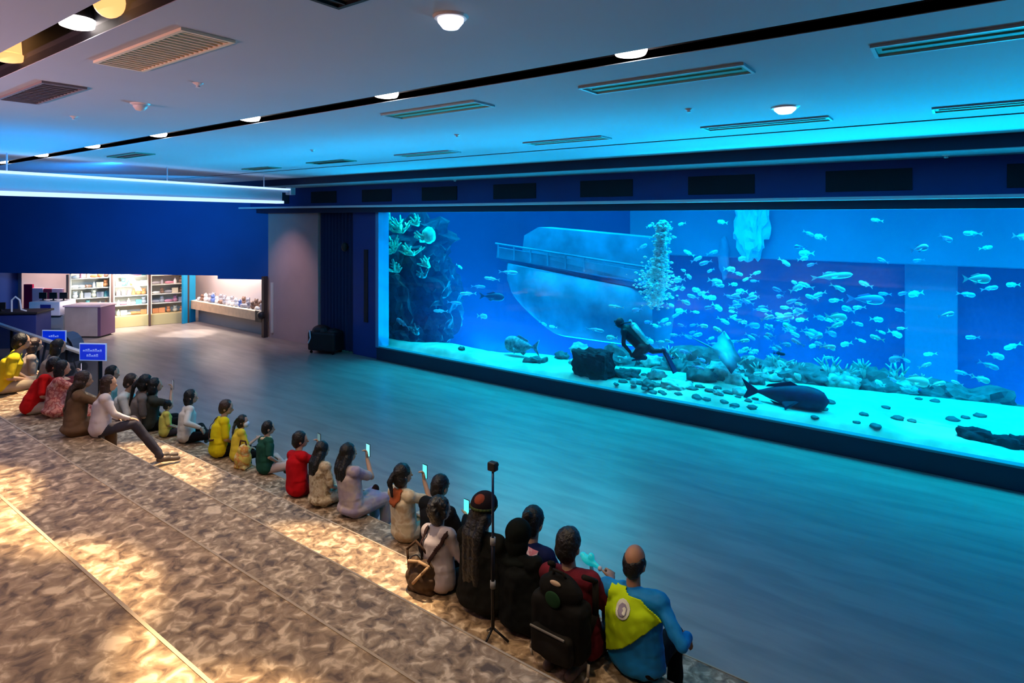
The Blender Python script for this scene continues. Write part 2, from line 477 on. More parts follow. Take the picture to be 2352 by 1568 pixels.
ceiling_vent(-4.07, 1.775, 1.18, 0.27, 'cream slatted ceiling vent beside the upper left dark slot', 20, M_vent, mat('bright_cream_slat', (0.85, 0.74, 0.52), 0.4))
ceiling_vent(-6.25, 1.77, 1.1, 0.26, 'tarnished dark ceiling vent nearest the left edge, behind the cream one', 14, M_dark, mat('tarnished_slat', (0.2, 0.17, 0.18), 0.5))
for px, py, lx, lb in ((1520, 182, 1.25, 'green-tinted flat ceiling vent just below the bright slot lamp, left of the oval light'),
                       (2320, 72, 1.3, 'green-tinted ceiling vent at the upper right corner'),
                       (1000, 252, 1.2, 'green-tinted ceiling vent under the slot, left of centre'),
                       (1755, 283, 1.3, 'thin ceiling vent just under the oval ceiling light'),
                       (2330, 236, 1.2, 'thin ceiling vent at the right edge close to the dark joint'),
                       (1300, 322, 1.2, 'faint ceiling vent near the dark joint at centre'),
                       (980, 352, 1.2, 'faint ceiling vent near the dark joint, left of centre'),
                       (300, 356, 1.1, 'small dark ceiling vent above the silver beam'),
                       (760, 371, 1.1, 'small dark ceiling vent right of the silver beam end'),
                       (600, 386, 1.0, 'thin dark ceiling vent furthest back above the beam end')):
    v = at(px, py, ZC)
    ceiling_vent(v.x, v.y, lx, 0.26, lb, 3, M_ventd if px > 900 else M_dark, M_rim if px > 900 else M_ventd, 'flat ceiling vents')
v = at(778, 14, ZC)
ceiling_vent(v.x + 0.57, v.y - 0.15, 1.1, 0.26, 'black ceiling vent cut off by the top edge', 10, M_dark, M_dark)

for px, py, r, lb in ((322, 238, 0.075, 'round white detector between the vents and the slot'),
                      (1035, 38, 0.085, 'small white ceiling lamp near the top edge'),
                      (1803, 246, 0.12, 'largest oval white ceiling lamp, over the right side')):
    v = at(px, py, ZC)
    t = empty('ceiling_dome', (v.x, v.y, ZC), 0, lb, 'ceiling fixture')
    MB().lathe([(0, -0.012), (r, -0.012), (r * 1.12, 0.0), (0, 0)], seg=24).build('base_ring', M_white, t)
    MB().lathe([(0, -0.07), (r * 0.5, -0.062), (r * 0.8, -0.03), (r * 0.82, -0.0125), (0, -0.0125)], seg=24).build('dome', M_white if r < 0.08 else mat('lit_dome_glass', (1, 1, 1), 0.4, emit=(0.85, 0.85, 1.0), estr=1.0), t, True)
for i, (px, py) in enumerate(((455, 191), (170, 267), (1050, 309), (718, 344), (1582, 250))):
    v = at(px, py, ZC)
    MBs = MB().lathe([(0, -0.035), (0.02, -0.034), (0.012, -0.02), (0.035, -0.006), (0.04, 0)], seg=14)
    o = MBs.build('ceiling_sprinkler', M_white); o.location = (v.x, v.y, ZC)
    tag(o, ['tiny white sprinkler head right of the round detector', 'tiny white sprinkler head left of the round detector',
            'tiny white sprinkler head under the slot at centre', 'tiny white sprinkler head above the small dark vent',
            'tiny white sprinkler head below the long green vent'][i], 'sprinkler', 'sprinkler heads on the ceiling')
for i, (px, py) in enumerate(((2173, 356), (1053, 413))):
    v = at(px, py, ZS)
    o = MB().lathe([(0, -0.045), (0.03, -0.04), (0.02, -0.02), (0.045, -0.006), (0.05, 0)], seg=14).build('soffit_sprinkler', M_white)
    o.location = (v.x, min(v.y, 10.5), ZS)
    tag(o, ['tiny white sprinkler under the soffit at the right', 'tiny white sprinkler under the soffit at centre'][i], 'sprinkler')

# lamps sitting in the slots
M_bulb = mat('warm_white_lamp_glass', (1, 1, 1), 0.3, emit=(1.0, 0.88, 0.80), estr=9)
M_bulbo = mat('amber_lamp_glass', (1, 0.6, 0.3), 0.3, emit=(1.0, 0.45, 0.15), estr=1.2)
names = {4.1: 'over the bright middle pool', 1.75: 'over the tank side, second from the right', -0.7: 'outside the right edge'}
for j, a in enumerate(FAR_A):
    t = empty('slot_spotlight', (-a + 0.02, 3.67, ZC + 0.06), 0,
              'white-hot spotlight in the long slot, %s' % ('beside the long green vent' if a == 1.75 else 'above the left end of the green vents' if a == 4.1 else
              'just right of the mauve ceiling patch' if a == 6.3 else 'the %s one towards the beam' % {8.5: 'first', 10.7: 'second', 12.95: 'third', 15.2: 'fourth', 17.6: 'fifth', -0.7: 'rightmost'}[a]),
              'spotlight', 'spotlights in the long slot')
    MB().tube((0, 0, 0), (0, 0, 0.16), 0.085, 0.07, 18).build('housing', M_blackm, t)
    MB().lathe([(0, -0.062), (0.05, -0.056), (0.098, -0.045), (0.11, -0.02), (0.11, -0.004), (0, -0.004)], seg=20).build('lens', M_bulb, t, True)
for j, a in enumerate((5.35, 4.08)):
    t = empty('slot_spotlight', (-a, 1.33, ZC + 0.09), 0,
              ['amber spotlight in the upper left slot at the left edge', 'white spotlight in the upper left slot above the cream vent'][j], 'spotlight')
    MB().tube((0, 0, 0), (0, 0, 0.16), 0.08, 0.07, 18).build('housing', M_bulbo if j == 0 else M_blackm, t)
    MB().lathe([(0, -0.062), (0.05, -0.056), (0.085, -0.045), (0.09, -0.02), (0.09, -0.004), (0, -0.004)], seg=20).build('lens', M_bulbo if j == 0 else M_bulb, t, True)
t = empty('slot_spotlight', (-3.66, 1.34, ZC + 0.10), 0, 'amber gimbal spotlight right of the white one in the upper left slot', 'spotlight')
MB().ell((0, 0, 0), (0.085, 0.075, 0.085), 18, 12).build('housing', M_bulbo, t, True)
MB().tube((0, 0, 0.05), (0, 0, 0.3), 0.02).build('stem', M_blackm, t)

# dark openings in the fascia
for i in range(9):
    a = 1.12 + 2.25 * (i - 1)
    o = MB().box((-a - 0.58, 10.785, 4.25), (-a + 0.58, 10.799, 4.58), 0.004).build('fascia_grille', mat('dark_green_mesh', (0.004, 0.018, 0.03), 0.8))
    tag(o, 'dark rectangular grille in the navy fascia, %s from the right edge' % ['first', 'second', 'third', 'fourth', 'fifth', 'sixth', 'seventh', 'eighth', 'ninth'][i],
        'grille', 'grilles in the fascia over the window')

# ------------------------------------------------------------------ far end: shop front, panel, counter
M_cream = mat('cream_shelf_laminate', (0.80, 0.74, 0.64), 0.5)
M_wood = mat('pale_oak_board', (0.72, 0.50, 0.30), 0.45, var=0.12, scale=5)
M_brown = mat('dark_brown_metal', (0.06, 0.035, 0.03), 0.5)
M_yel = mat('ochre_plinth', (0.62, 0.45, 0.20), 0.6)
goods_mats = [mat('goods_' + n, c, 0.6) for n, c in (('white', (0.8, 0.8, 0.8)), ('pink', (0.7, 0.28, 0.38)), ('orange', (0.75, 0.28, 0.10)),
              ('brown', (0.22, 0.12, 0.08)), ('teal', (0.15, 0.45, 0.42)), ('cream', (0.85, 0.75, 0.55)), ('grey', (0.35, 0.34, 0.38)), ('blue', (0.12, 0.2, 0.5)))]
gword = ['white', 'pink', 'orange', 'brown', 'teal', 'cream', 'grey', 'blue']
S0, S1 = at(152, 764, 0), at(432, 741, 0)
SD = (S1 - S0).normalized(); SN = Vector((-SD.y, SD.x, 0))
if SN.x > 0: SN = -SN
srz = math.atan2(SD.y, SD.x)
SW = (S1 - S0).length
gm_box = {}
def goods_mesh(kind, mi):
    if (kind, mi) in gm_box: return gm_box[(kind, mi)]
    m = MB()
    if kind == 0: m.box((-0.09, -0.06, 0), (0.09, 0.06, 0.16), 0.01)
    elif kind == 1:
        m.ell((0, 0, 0.07), (0.08, 0.07, 0.07), 10, 8).ell((0, -0.01, 0.17), (0.06, 0.055, 0.055), 10, 8).ell((-0.045, 0, 0.22), (0.02, 0.012, 0.02), 8, 6).ell((0.045, 0, 0.22), (0.02, 0.012, 0.02), 8, 6)
    elif kind == 2: m.lathe([(0.05, 0), (0.055, 0.02), (0.05, 0.12), (0.022, 0.16), (0.022, 0.2), (0, 0.2)], seg=12)
    else: m.ell((0, 0, 0.05), (0.13, 0.055, 0.05), 12, 8).box((0.1, -0.01, 0.02), (0.18, 0.01, 0.09), 0.004)
    me = m.mesh('shop_goods'); me.materials.append(goods_mats[mi]); gm_box[(kind, mi)] = me
    return me
kn = ['box', 'plush toy', 'bottle', 'fish toy']
bayn = ['left', 'middle', 'right']
shn = ['bottom', 'second', 'third', 'fourth', 'top']
edges_px = (155, 257, 344, 432)
def along(px):  # distance along the shop front seen at that column
    k = (px - 1176) / 1393; v = FW + RT * k
    # solve S0 + SD*t = v*s
    det = SD.x * (-v.y) + v.x * SD.y
    return ((-S0.x) * (-v.y) - (-v.x) * (-S0.y)) / det
ed = [along(e) for e in edges_px]
for b in range(3):
    x0, x1 = ed[b] + 0.04, ed[b + 1] - 0.04
    t = empty('display_shelf', S0 + SN * 0.12, srz, '%s bay of brightly lit shop shelving' % bayn[b], 'shelf', 'lit shop shelving bays')
    MB().box((x0, 0.62, 0), (x1, 0.66, 2.5)).build('back_panel', M_cream, t)
    MB().box((x0, 0, 0), (x1, 0.6, 0.38), 0.01).build('plinth', M_yel, t)
    MB().box((x0, 0.1, 0.38), (x0 + 0.03, 0.62, 1.92)).build('side_panel', M_cream, t)
    MB().box((x1 - 0.03, 0.1, 0.38), (x1, 0.62, 1.92)).build('side_panel', M_cream, t)
    for s in range(5):
        z = (0.385, 0.75, 1.08, 1.42, 1.76)[s]
        if s: MB().box((x0 + 0.03, 0.18, z - 0.025), (x1 - 0.03, 0.615, z)).build('shelf_board', M_cream, t)
        n = 6 if b < 2 else 5
        for g in range(n):
            kd = rnd.randrange(4); mi = rnd.choice([0, 0, 1, 2, 3, 4, 5, 5, 6]) if s else rnd.choice([2, 2, 5, 0])
            gx = x0 + 0.14 + (x1 - x0 - 0.28) * g / (n - 1)
            o = bpy.data.objects.new('shop_' + kn[kd].replace(' ', '_'), goods_mesh(kd, mi)); COL.objects.link(o)
            o.location = S0 + SN * 0.12 + SD * gx + Matrix.Rotation(srz, 3, 'Z') @ Vector((0, 0.33, 0)) + Vector((0, 0, z))
            o.rotation_euler = (0, 0, srz + rnd.uniform(-0.3, 0.3)); sc = rnd.uniform(0.85, 1.15); o.scale = (sc, sc, sc)
            tag(o, '%s %s on the %s shelf, %s shop bay, %s from left' % (gword[mi], kn[kd], shn[s], bayn[b], ['first', 'second', 'third', 'fourth', 'fifth', 'sixth'][g]),
                kn[kd].split()[-1], 'goods on the shop shelves')
for i, e in enumerate(ed):
    pnt = S0 + SD * e
    o = MB().box((-0.035, -0.05, 0), (0.035, 0.05, 1.93), 0.008).build('shop_mullion', M_brown); o.location = pnt; o.rotation_euler = (0, 0, srz)
    tag(o, 'dark upright post of the shop front, %s from the left' % ['first', 'second', 'third', 'fourth'][i], 'post', 'posts of the shop front')
for b in range(3):
    o = MB().box((ed[b] + 0.05, -0.01, 0.02), (ed[b + 1] - 0.05, 0.005, 1.92)).build('window_%d' % (b + 3), M_glass)
    o.location = S0; o.rotation_euler = (0, 0, srz); o['kind'] = 'structure'
v = at(443, 739, 0)
o = MB().box((-0.28, -0.04, 0), (0.28, 0.04, 2.3), 0.01).box((-0.02, -0.055, 0.1), (0.02, -0.04, 2.2)).build('blue_partition', mat('cyan_blue_panel', (0.0, 0.26, 0.5), 0.5)); o.location = (v.x + 0.02, v.y - 0.16, 0); o.rotation_euler = (0, 0, srz + 0.7)
tag(o, 'bright blue upright panel between the shop and the long counter', 'panel')

t = empty('display_counter', (-20.3, 10.9, 0), 0, 'long pale wood wall counter under the row of toys', 'counter')
MB().box((-2.35, 0, 0.50), (2.35, 0.05, 0.80), 0.006).build('front_board', M_wood, t)
MB().box((-2.35, 0.05, 0.76), (2.35, 0.69, 0.80), 0.004).build('counter_top', M_cream, t)
MB().box((-2.39, -0.01, 0.49), (-2.35, 0.69, 0.81), 0.004).build('end_panel', M_white, t)
MB().box((2.0, -0.02, 0.47), (2.36, -0.001, 0.83), 0.004).build('dark_end_box', M_dark, t)
MB().box((-2.3, 0.3, 0), (2.3, 0.35, 0.76)).build('support_panel', mat('shadowed_grey_panel', (0.3, 0.28, 0.28), 0.6), t)  # one even grey for the panel under the counter
for g in range(17):
    kd = 1 if g % 3 else 3; mi = rnd.choice([0, 6, 0, 6, 3, 7])
    for r in range(2):
        o = bpy.data.objects.new('counter_' + kn[kd].replace(' ', '_'), goods_mesh(kd, mi)); COL.objects.link(o)
        o.location = (-22.4 + g * 0.255, 11.12 + r * 0.28, 0.80); o.rotation_euler = (0, 0, rnd.uniform(-0.5, 0.5))
        sc = rnd.uniform(1.0, 1.35); o.scale = (sc, sc, sc)
        tag(o, '%s %s in the %s counter row, number %d from the far end' % (gword[mi], kn[kd], ['front', 'back'][r], g + 1), 'toy', 'toys on the long counter')
        mi = rnd.choice([0, 6, 6, 3])
v = at(627, 769, 0)
t = empty('brown_post', (-17.86, 10.95, 0), 0, 'dark brown post with a black ball fixed half way up', 'post')
MB().box((-0.07, -0.07, 0), (0.07, 0.07, 1.95), 0.01).build('shaft', M_brown, t)
MB().ell((0.0, -0.13, 0.72), (0.14, 0.11, 0.13)).build('ball', M_dark, t, True)
o = MB().box((-17.7, 11.06, 0.15), (-17.6, 11.098, 1.75), 0.004).build('wall_strip', M_cream)
tag(o, 'thin cream upright strip on the rosy wall beside the brown post', 'strip')
# kiosk, desks
v = at(188, 776, 0); krz = 0.62
t = empty('grey_kiosk', v, krz, 'grey box kiosk with purple side and pale top', 'kiosk')
MB().box((-0.56, 0, 0.05), (0.50, 0.7, 0.98), 0.01).build('body', mat('kiosk_grey', (0.36, 0.30, 0.28), 0.5, 0.0, var=0.2, scale=1.5), t)
MB().box((0.50, 0, 0.05), (0.60, 0.7, 0.98), 0.01).build('side_panel', mat('kiosk_purple', (0.12, 0.06, 0.12), 0.5), t)
MB().box((-0.6, -0.03, 0.98), (0.62, 0.73, 1.03), 0.008).build('top', mat('kiosk_pink_top', (0.7, 0.5, 0.55), 0.4), t)
MB().box((-0.5, 0.03, 0), (0.5, 0.65, 0.05)).build('base', M_dark, t)
def onfloor(px, py, name, label, cat, rz=krz):
    v = at(px, py, 0); return empty(name, v, rz, label, cat)
t = onfloor(108, 772, 'info_desk', 'pale grey information desk with a white lit panel and blue mark', 'desk')
MB().box((-0.52, 0, 0), (0.52, 0.7, 0.68), 0.01).build('body', mat('desk_grey_blue', (0.22, 0.28, 0.36), 0.4), t)
MB().box((-0.5, -0.12, 0.68), (0.5, 0.6, 1.12), 0.02).build('light_panel', mat('desk_white_panel', (0.85, 0.8, 0.9), 0.4), t)
MB().box((-0.12, -0.13, 0.82), (0.22, -0.121, 1.04), 0.0).build('blue_mark', mat('dark_blue_print', (0.02, 0.03, 0.25), 0.5), t)
t = onfloor(30, 800, 'reception_counter', 'long dark navy counter at the left edge behind the rail', 'counter', 0.75)
MB().box((-1.0, 0, 0), (0.62, 0.7, 1.0), 0.01).build('body', mat('counter_navy', (0.02, 0.035, 0.16), 0.4), t)
MB().box((-1.05, -0.05, 1.0), (0.68, 0.75, 1.06), 0.01).build('counter_top', M_dark, t)
MB().path([(-0.1, 0.1, 1.06), (-0.1, 0.1, 1.4), (0.0, 0.1, 1.5), (0.12, 0.1, 1.4), (0.16, 0.1, 1.12), (0.3, 0.1, 1.08)], 0.022).build('bent_tube', M_white, t)
for i, (px, py, w_, h_, nm, mt, lb) in enumerate(((64, 698, 0.30, 0.75, 'display_board', 'red', 'deep red narrow display board on the desk at far left'),
        (84, 695, 0.42, 0.62, 'display_board', 'pinkwhite', 'pink and white display board left of the red one with screens'),
        (109, 690, 0.30, 0.60, 'display_board', 'crim', 'crimson display board in the middle of the desk display'),
        (131, 688, 0.38, 0.60, 'display_board', 'pinkwhite', 'pink and white display board nearest the shop'))):
    v = at(px, 757, 0)
    cmap = {'red': (0.30, 0.0, 0.04), 'pinkwhite': (0.80, 0.45, 0.58), 'crim': (0.45, 0.03, 0.08)}
    t = empty(nm, (v.x, v.y, 0), krz, lb, 'display board')
    MB().box((-w_ / 2, 0, 0.7), (w_ / 2, 0.08, 0.8 + h_), 0.01).build('panel', mat('board_' + mt, cmap[mt], 0.5), t)
    MB().box((-w_ / 2, 0, 0), (w_ / 2, 0.08, 0.7)).build('base', M_dark, t)
for dx, base, bz, rz_, lb in ((-0.34, at(108, 772, 0), 1.12, krz, 'small black monitor on the desk, left of three'), (0.0, at(108, 772, 0), 1.12, krz, 'small black monitor on the desk, middle of three'),
                         (0.34, at(108, 772, 0), 1.12, krz, 'small black monitor on the desk, right of three'), (-0.5, at(30, 800, 0), 1.06, 0.75, 'black screen on the navy counter at the left edge')):
    v = base + Matrix.Rotation(rz_, 3, 'Z') @ Vector((dx, 0.25, 0))
    t = empty('desk_monitor', (v.x, v.y, bz), rz_, lb, 'monitor', 'black monitors on the desks')
    MB().box((-0.13, 0, 0.06), (0.13, 0.03, 0.26), 0.008).build('screen', M_dark, t)
    MB().box((-0.02, 0.01, 0), (0.02, 0.03, 0.07)).box((-0.07, -0.04, 0), (0.07, 0.08, 0.012)).build('stand', M_blackm, t)
# glass rail with signs
t = empty('glass_rail', (-13.5, 4.8, 0), 0, 'white-topped glass rail running in from the left edge', 'railing')
MB().box((-7.6, -0.05, 1.04), (0.0, 0.05, 1.10), 0.012).build('handrail', mat('white_rail', (0.8, 0.85, 0.9), 0.3), t)
MB().box((-7.6, -0.01, 0.05), (-0.05, 0.01, 1.04)).build('glass_panel', mat('smoky_glass', (0.05, 0.08, 0.14), 0.15, alpha=0.45), t)
for x in (-0.04, -1.8, -3.6, -5.5): MB().box((x - 0.03, -0.03, 0), (x + 0.03, 0.03, 1.04), 0.005).build('post', M_blackm, t)
M_sgn = mat('royal_blue_sign', (0.0, 0.03, 0.62), 0.35, emit=(0.0, 0.03, 0.8), estr=0.4); M_sgw = mat('sign_white', (0.75, 0.85, 1.0), 0.4, emit=(0.3, 0.5, 1.0), estr=0.25)  # slight emission added to lift the poorly lit signs
def sign(loc, rz, w_, h_, lb, lines):
    t = empty('blue_sign', loc, rz, lb, 'sign')
    MB().box((-w_ / 2 - 0.02, 0, -0.02), (w_ / 2 + 0.02, 0.02, h_ + 0.02), 0.004).build('backing', M_sgw, t)
    MB().box((-w_ / 2, -0.008, 0), (w_ / 2, -0.001, h_), 0.0).build('face', M_sgn, t)
    m = MB()
    for r, (z, n, ww) in enumerate(lines):
        for i in range(n):
            x = (i - (n - 1) / 2) * ww
            m.lathe([(0.012, -0.003), (0.030, -0.003), (0.030, 0.0), (0.012, 0.0)], (0, 0, 0), 10) if False else None
            h = 0.03 + 0.012 * ((i * 7 + r) % 3)
            m.box((x - ww * 0.34, -0.012, z), (x - ww * 0.18, -0.0085, z + h)).box((x - ww * 0.34, -0.012, z + h - 0.012), (x + ww * 0.3, -0.0085, z + h)).box((x + ww * 0.16, -0.012, z), (x + ww * 0.3, -0.0085, z + h))
    m.build('lettering', M_sgw, t)
    return t
v = at(213, 812, 0.8)
sign(aty(213, 826, 4.68), 0.55, 0.52, 0.30, 'royal blue sign with two lines of white lettering at the rail end', ((0.16, 8, 0.05), (0.06, 5, 0.05)))
sign(aty(124, 784, 5.0), 0.55, 0.55, 0.24, 'blue sign with a pale diagonal, behind the rail beside the kiosk', ((0.10, 5, 0.05),))
t = onfloor(135, 862, 'pushchair', 'grey hooded pushchair shape with a dark curved frame behind the seated group', 'pushchair', 0.6)
M_hood = mat('grey_blue_hood', (0.22, 0.28, 0.36), 0.6)
m = MB(); pr = []
for i in range(9):
    a_ = PI * i / 8 * 0.95; pr.append((0.34 * math.cos(a_), 0, 0.55 + 0.45 * math.sin(a_)))
m.prism(pr, (0, 0.42, 0)); m.build('hood', M_hood, t)
MB().path([(0.38 * math.cos(PI * i / 10), -0.02, 0.5 + 0.5 * math.sin(PI * i / 10)) for i in range(9)] + [(-0.4, -0.02, 0.3)], 0.025).build('frame', M_blackm, t)
MB().box((-0.3, 0.02, 0.3), (0.32, 0.4, 0.55), 0.04).build('seat', M_dark, t)
for x in (-0.28, 0.28):
    for y in (0.0, 0.42): MB().tube((x, y - 0.02, 0.12), (x, y + 0.02, 0.12), 0.12, None, 20).build('wheel', M_dark, t)
MB().path([(-0.28, 0.2, 0.12), (-0.2, 0.2, 0.35), (0.2, 0.2, 0.35), (0.28, 0.2, 0.12)], 0.015).build('axle', M_blackm, t)

# alcove: dark curtain and a heap of equipment
m = MB(); pts = []
for i in range(41):
    x = -15.25 + 1.5 * i / 40; pts.append((x, 11.16 + 0.035 * math.sin(i * 1.55), 0.03))
m.prism(pts + [(p_[0], p_[1] + 0.02, 0.03) for p_ in reversed(pts)], (0, 0, 4.1))
cur = m.build('alcove_curtain', mat('midnight_blue_cloth', (0.010, 0.022, 0.085), 0.9))
tag(cur, 'midnight blue curtain hanging in the dark alcove left of the tank window', 'curtain')
t = empty('equipment_trolley', (-14.45, 10.75, 0), 0.3, 'black covered trolley with pale straps in the alcove corner', 'trolley')
m = MB().box((-0.45, -0.25, 0.08), (0.45, 0.25, 0.62), 0.06); m.ell((-0.15, 0, 0.62), (0.28, 0.22, 0.16)).ell((0.25, 0.02, 0.58), (0.2, 0.2, 0.12)); m.build('cover', M_dark, t)
MB().path([(-0.35, -0.27, 0.66), (-0.3, -0.30, 0.45), (-0.38, -0.29, 0.3)], 0.02).build('strap', M_white, t)
for x in (-0.36, 0.36):
    for y in (-0.18, 0.18): MB().tube((x, y - 0.015, 0.04), (x, y + 0.015, 0.04), 0.04).build('castor', M_blackm, t)
t = empty('wall_speaker', (-14.0, 11.05, 3.0), 0, 'small black speaker high on the dark alcove edge', 'speaker')
MB().ell((0, 0, 0), (0.10, 0.09, 0.13)).build('body', M_dark, t, True)
MB().tube((0, 0.05, 0), (0.0, 0.22, 0), 0.02).build('bracket', M_blackm, t)

# nosing strips on the tier edges
for i, (y, z) in enumerate(EDGES):
    struct('trim_%d' % (7 + i), MB().box((XS0, y - 0.012, z + 0.0005), (XS1, y + 0.002, z + 0.003)), mat('light_edge_strip', (0.42, 0.31, 0.21), 0.5))

# ------------------------------------------------------------------ people
def capsule(m, p, q, r1, r2=None, seg=12):
    r2 = r1 if r2 is None else r2
    m.tube(p, q, r1, r2, seg); m.ell(p, (r1,) * 3, seg, 8); m.ell(q, (r2,) * 3, seg, 8)


TMP = None
def fuse(m, name, voxel, iters=3, noise=0.0, nf=9.0):
    """One continuous smooth surface out of overlapping pieces."""
    from mathutils import noise as mn
    global TMP
    if TMP is None: TMP = bpy.data.scenes.new('fuse_scene')
    me = m.mesh(name); o = bpy.data.objects.new('fuse_tmp', me); TMP.collection.objects.link(o)
    r = o.modifiers.new('r', 'REMESH'); r.mode = 'VOXEL'; r.voxel_size = voxel; r.use_smooth_shade = True
    sm_ = o.modifiers.new('s', 'SMOOTH'); sm_.factor = 0.5; sm_.iterations = iters
    with bpy.context.temp_override(scene=TMP, view_layer=TMP.view_layers[0]):
        dg = bpy.context.evaluated_depsgraph_get(); out = bpy.data.meshes.new_from_object(o.evaluated_get(dg))
    bpy.data.objects.remove(o); bpy.data.meshes.remove(me)
    out.name = name
    if noise:
        off = Vector((rnd.random() * 9, rnd.random() * 9, 0))
        nn = [v.normal.copy() for v in out.vertices]
        for v, n in zip(out.vertices, nn):
            c = v.co
            k = mn.noise(Vector((c.x * nf, c.y * nf, c.z * nf * 0.6)) + off) + 0.5 * mn.noise(c * nf * 2.3 + off)
            v.co = c + n * (k * noise)
    for p_ in out.polygons: p_.use_smooth = True
    return out


def ik(a, b, l1, l2, pole):
    """Elbow or knee between a and b."""
    d = b - a; L = min(d.length, (l1 + l2) * 0.995); dn = d.normalized()
    b = a + dn * L
    x = (l1 * l1 - l2 * l2 + L * L) / (2 * L); h = math.sqrt(max(0.0, l1 * l1 - x * x))
    p_ = Vector(pole); p_ = (p_ - dn * p_.dot(dn)).normalized()
    return a + dn * x + p_ * h, b


def hand(m, w_, dirv, up, side, curl=0.6, s=1.0):
    """Palm, four fingers and a thumb. dirv: where the fingers point, up: back of the hand."""
    d = Vector(dirv).normalized(); u = Vector(up); u = (u - d * u.dot(d)).normalized(); r = d.cross(u) * side
    rot = Matrix((r, d, u)).transposed()
    pc = w_ + d * 0.048 * s
    m.ell(pc, (0.040 * s, 0.052 * s, 0.018 * s), 12, 8, rot)
    for i, (off, ln) in enumerate(((-0.030, 0.062), (-0.010, 0.074), (0.011, 0.070), (0.031, 0.055))):
        b = w_ + d * 0.085 * s + r * off * s
        c1 = curl * 0.7; k1 = b + (d * math.cos(c1) - u * math.sin(c1)) * ln * 0.5 * s
        c2 = curl * 1.9; k2 = k1 + (d * math.cos(c2) - u * math.sin(c2)) * ln * 0.5 * s
        capsule(m, b, k1, 0.0105 * s, 0.0095 * s, 8); capsule(m, k1, k2, 0.0095 * s, 0.0082 * s, 8)
    b = w_ + d * 0.03 * s - r * 0.032 * s
    k1 = b + (d * 0.6 - r * 0.75 - u * 0.25).normalized() * 0.035 * s; k2 = k1 + (d * 0.85 - r * 0.2 - u * 0.45).normalized() * 0.030 * s
    capsule(m, b, k1, 0.0125 * s, 0.0105 * s, 8); capsule(m, k1, k2, 0.0105 * s, 0.009 * s, 8)


SKIN = mat('warm_skin', (0.55, 0.32, 0.21), 0.55)
SKIND = mat('tanned_skin', (0.42, 0.20, 0.11), 0.5)
HAIRB = mat('black_hair', (0.006, 0.005, 0.005), 0.45, bump=0.5, scale=60)
HAIRN = mat('dark_brown_hair', (0.045, 0.022, 0.014), 0.4, bump=0.5, scale=60)
SHOEM = mat('worn_shoe', (0.10, 0.07, 0.055), 0.6)
SHOEP = mat('pale_shoe', (0.55, 0.5, 0.48), 0.5)


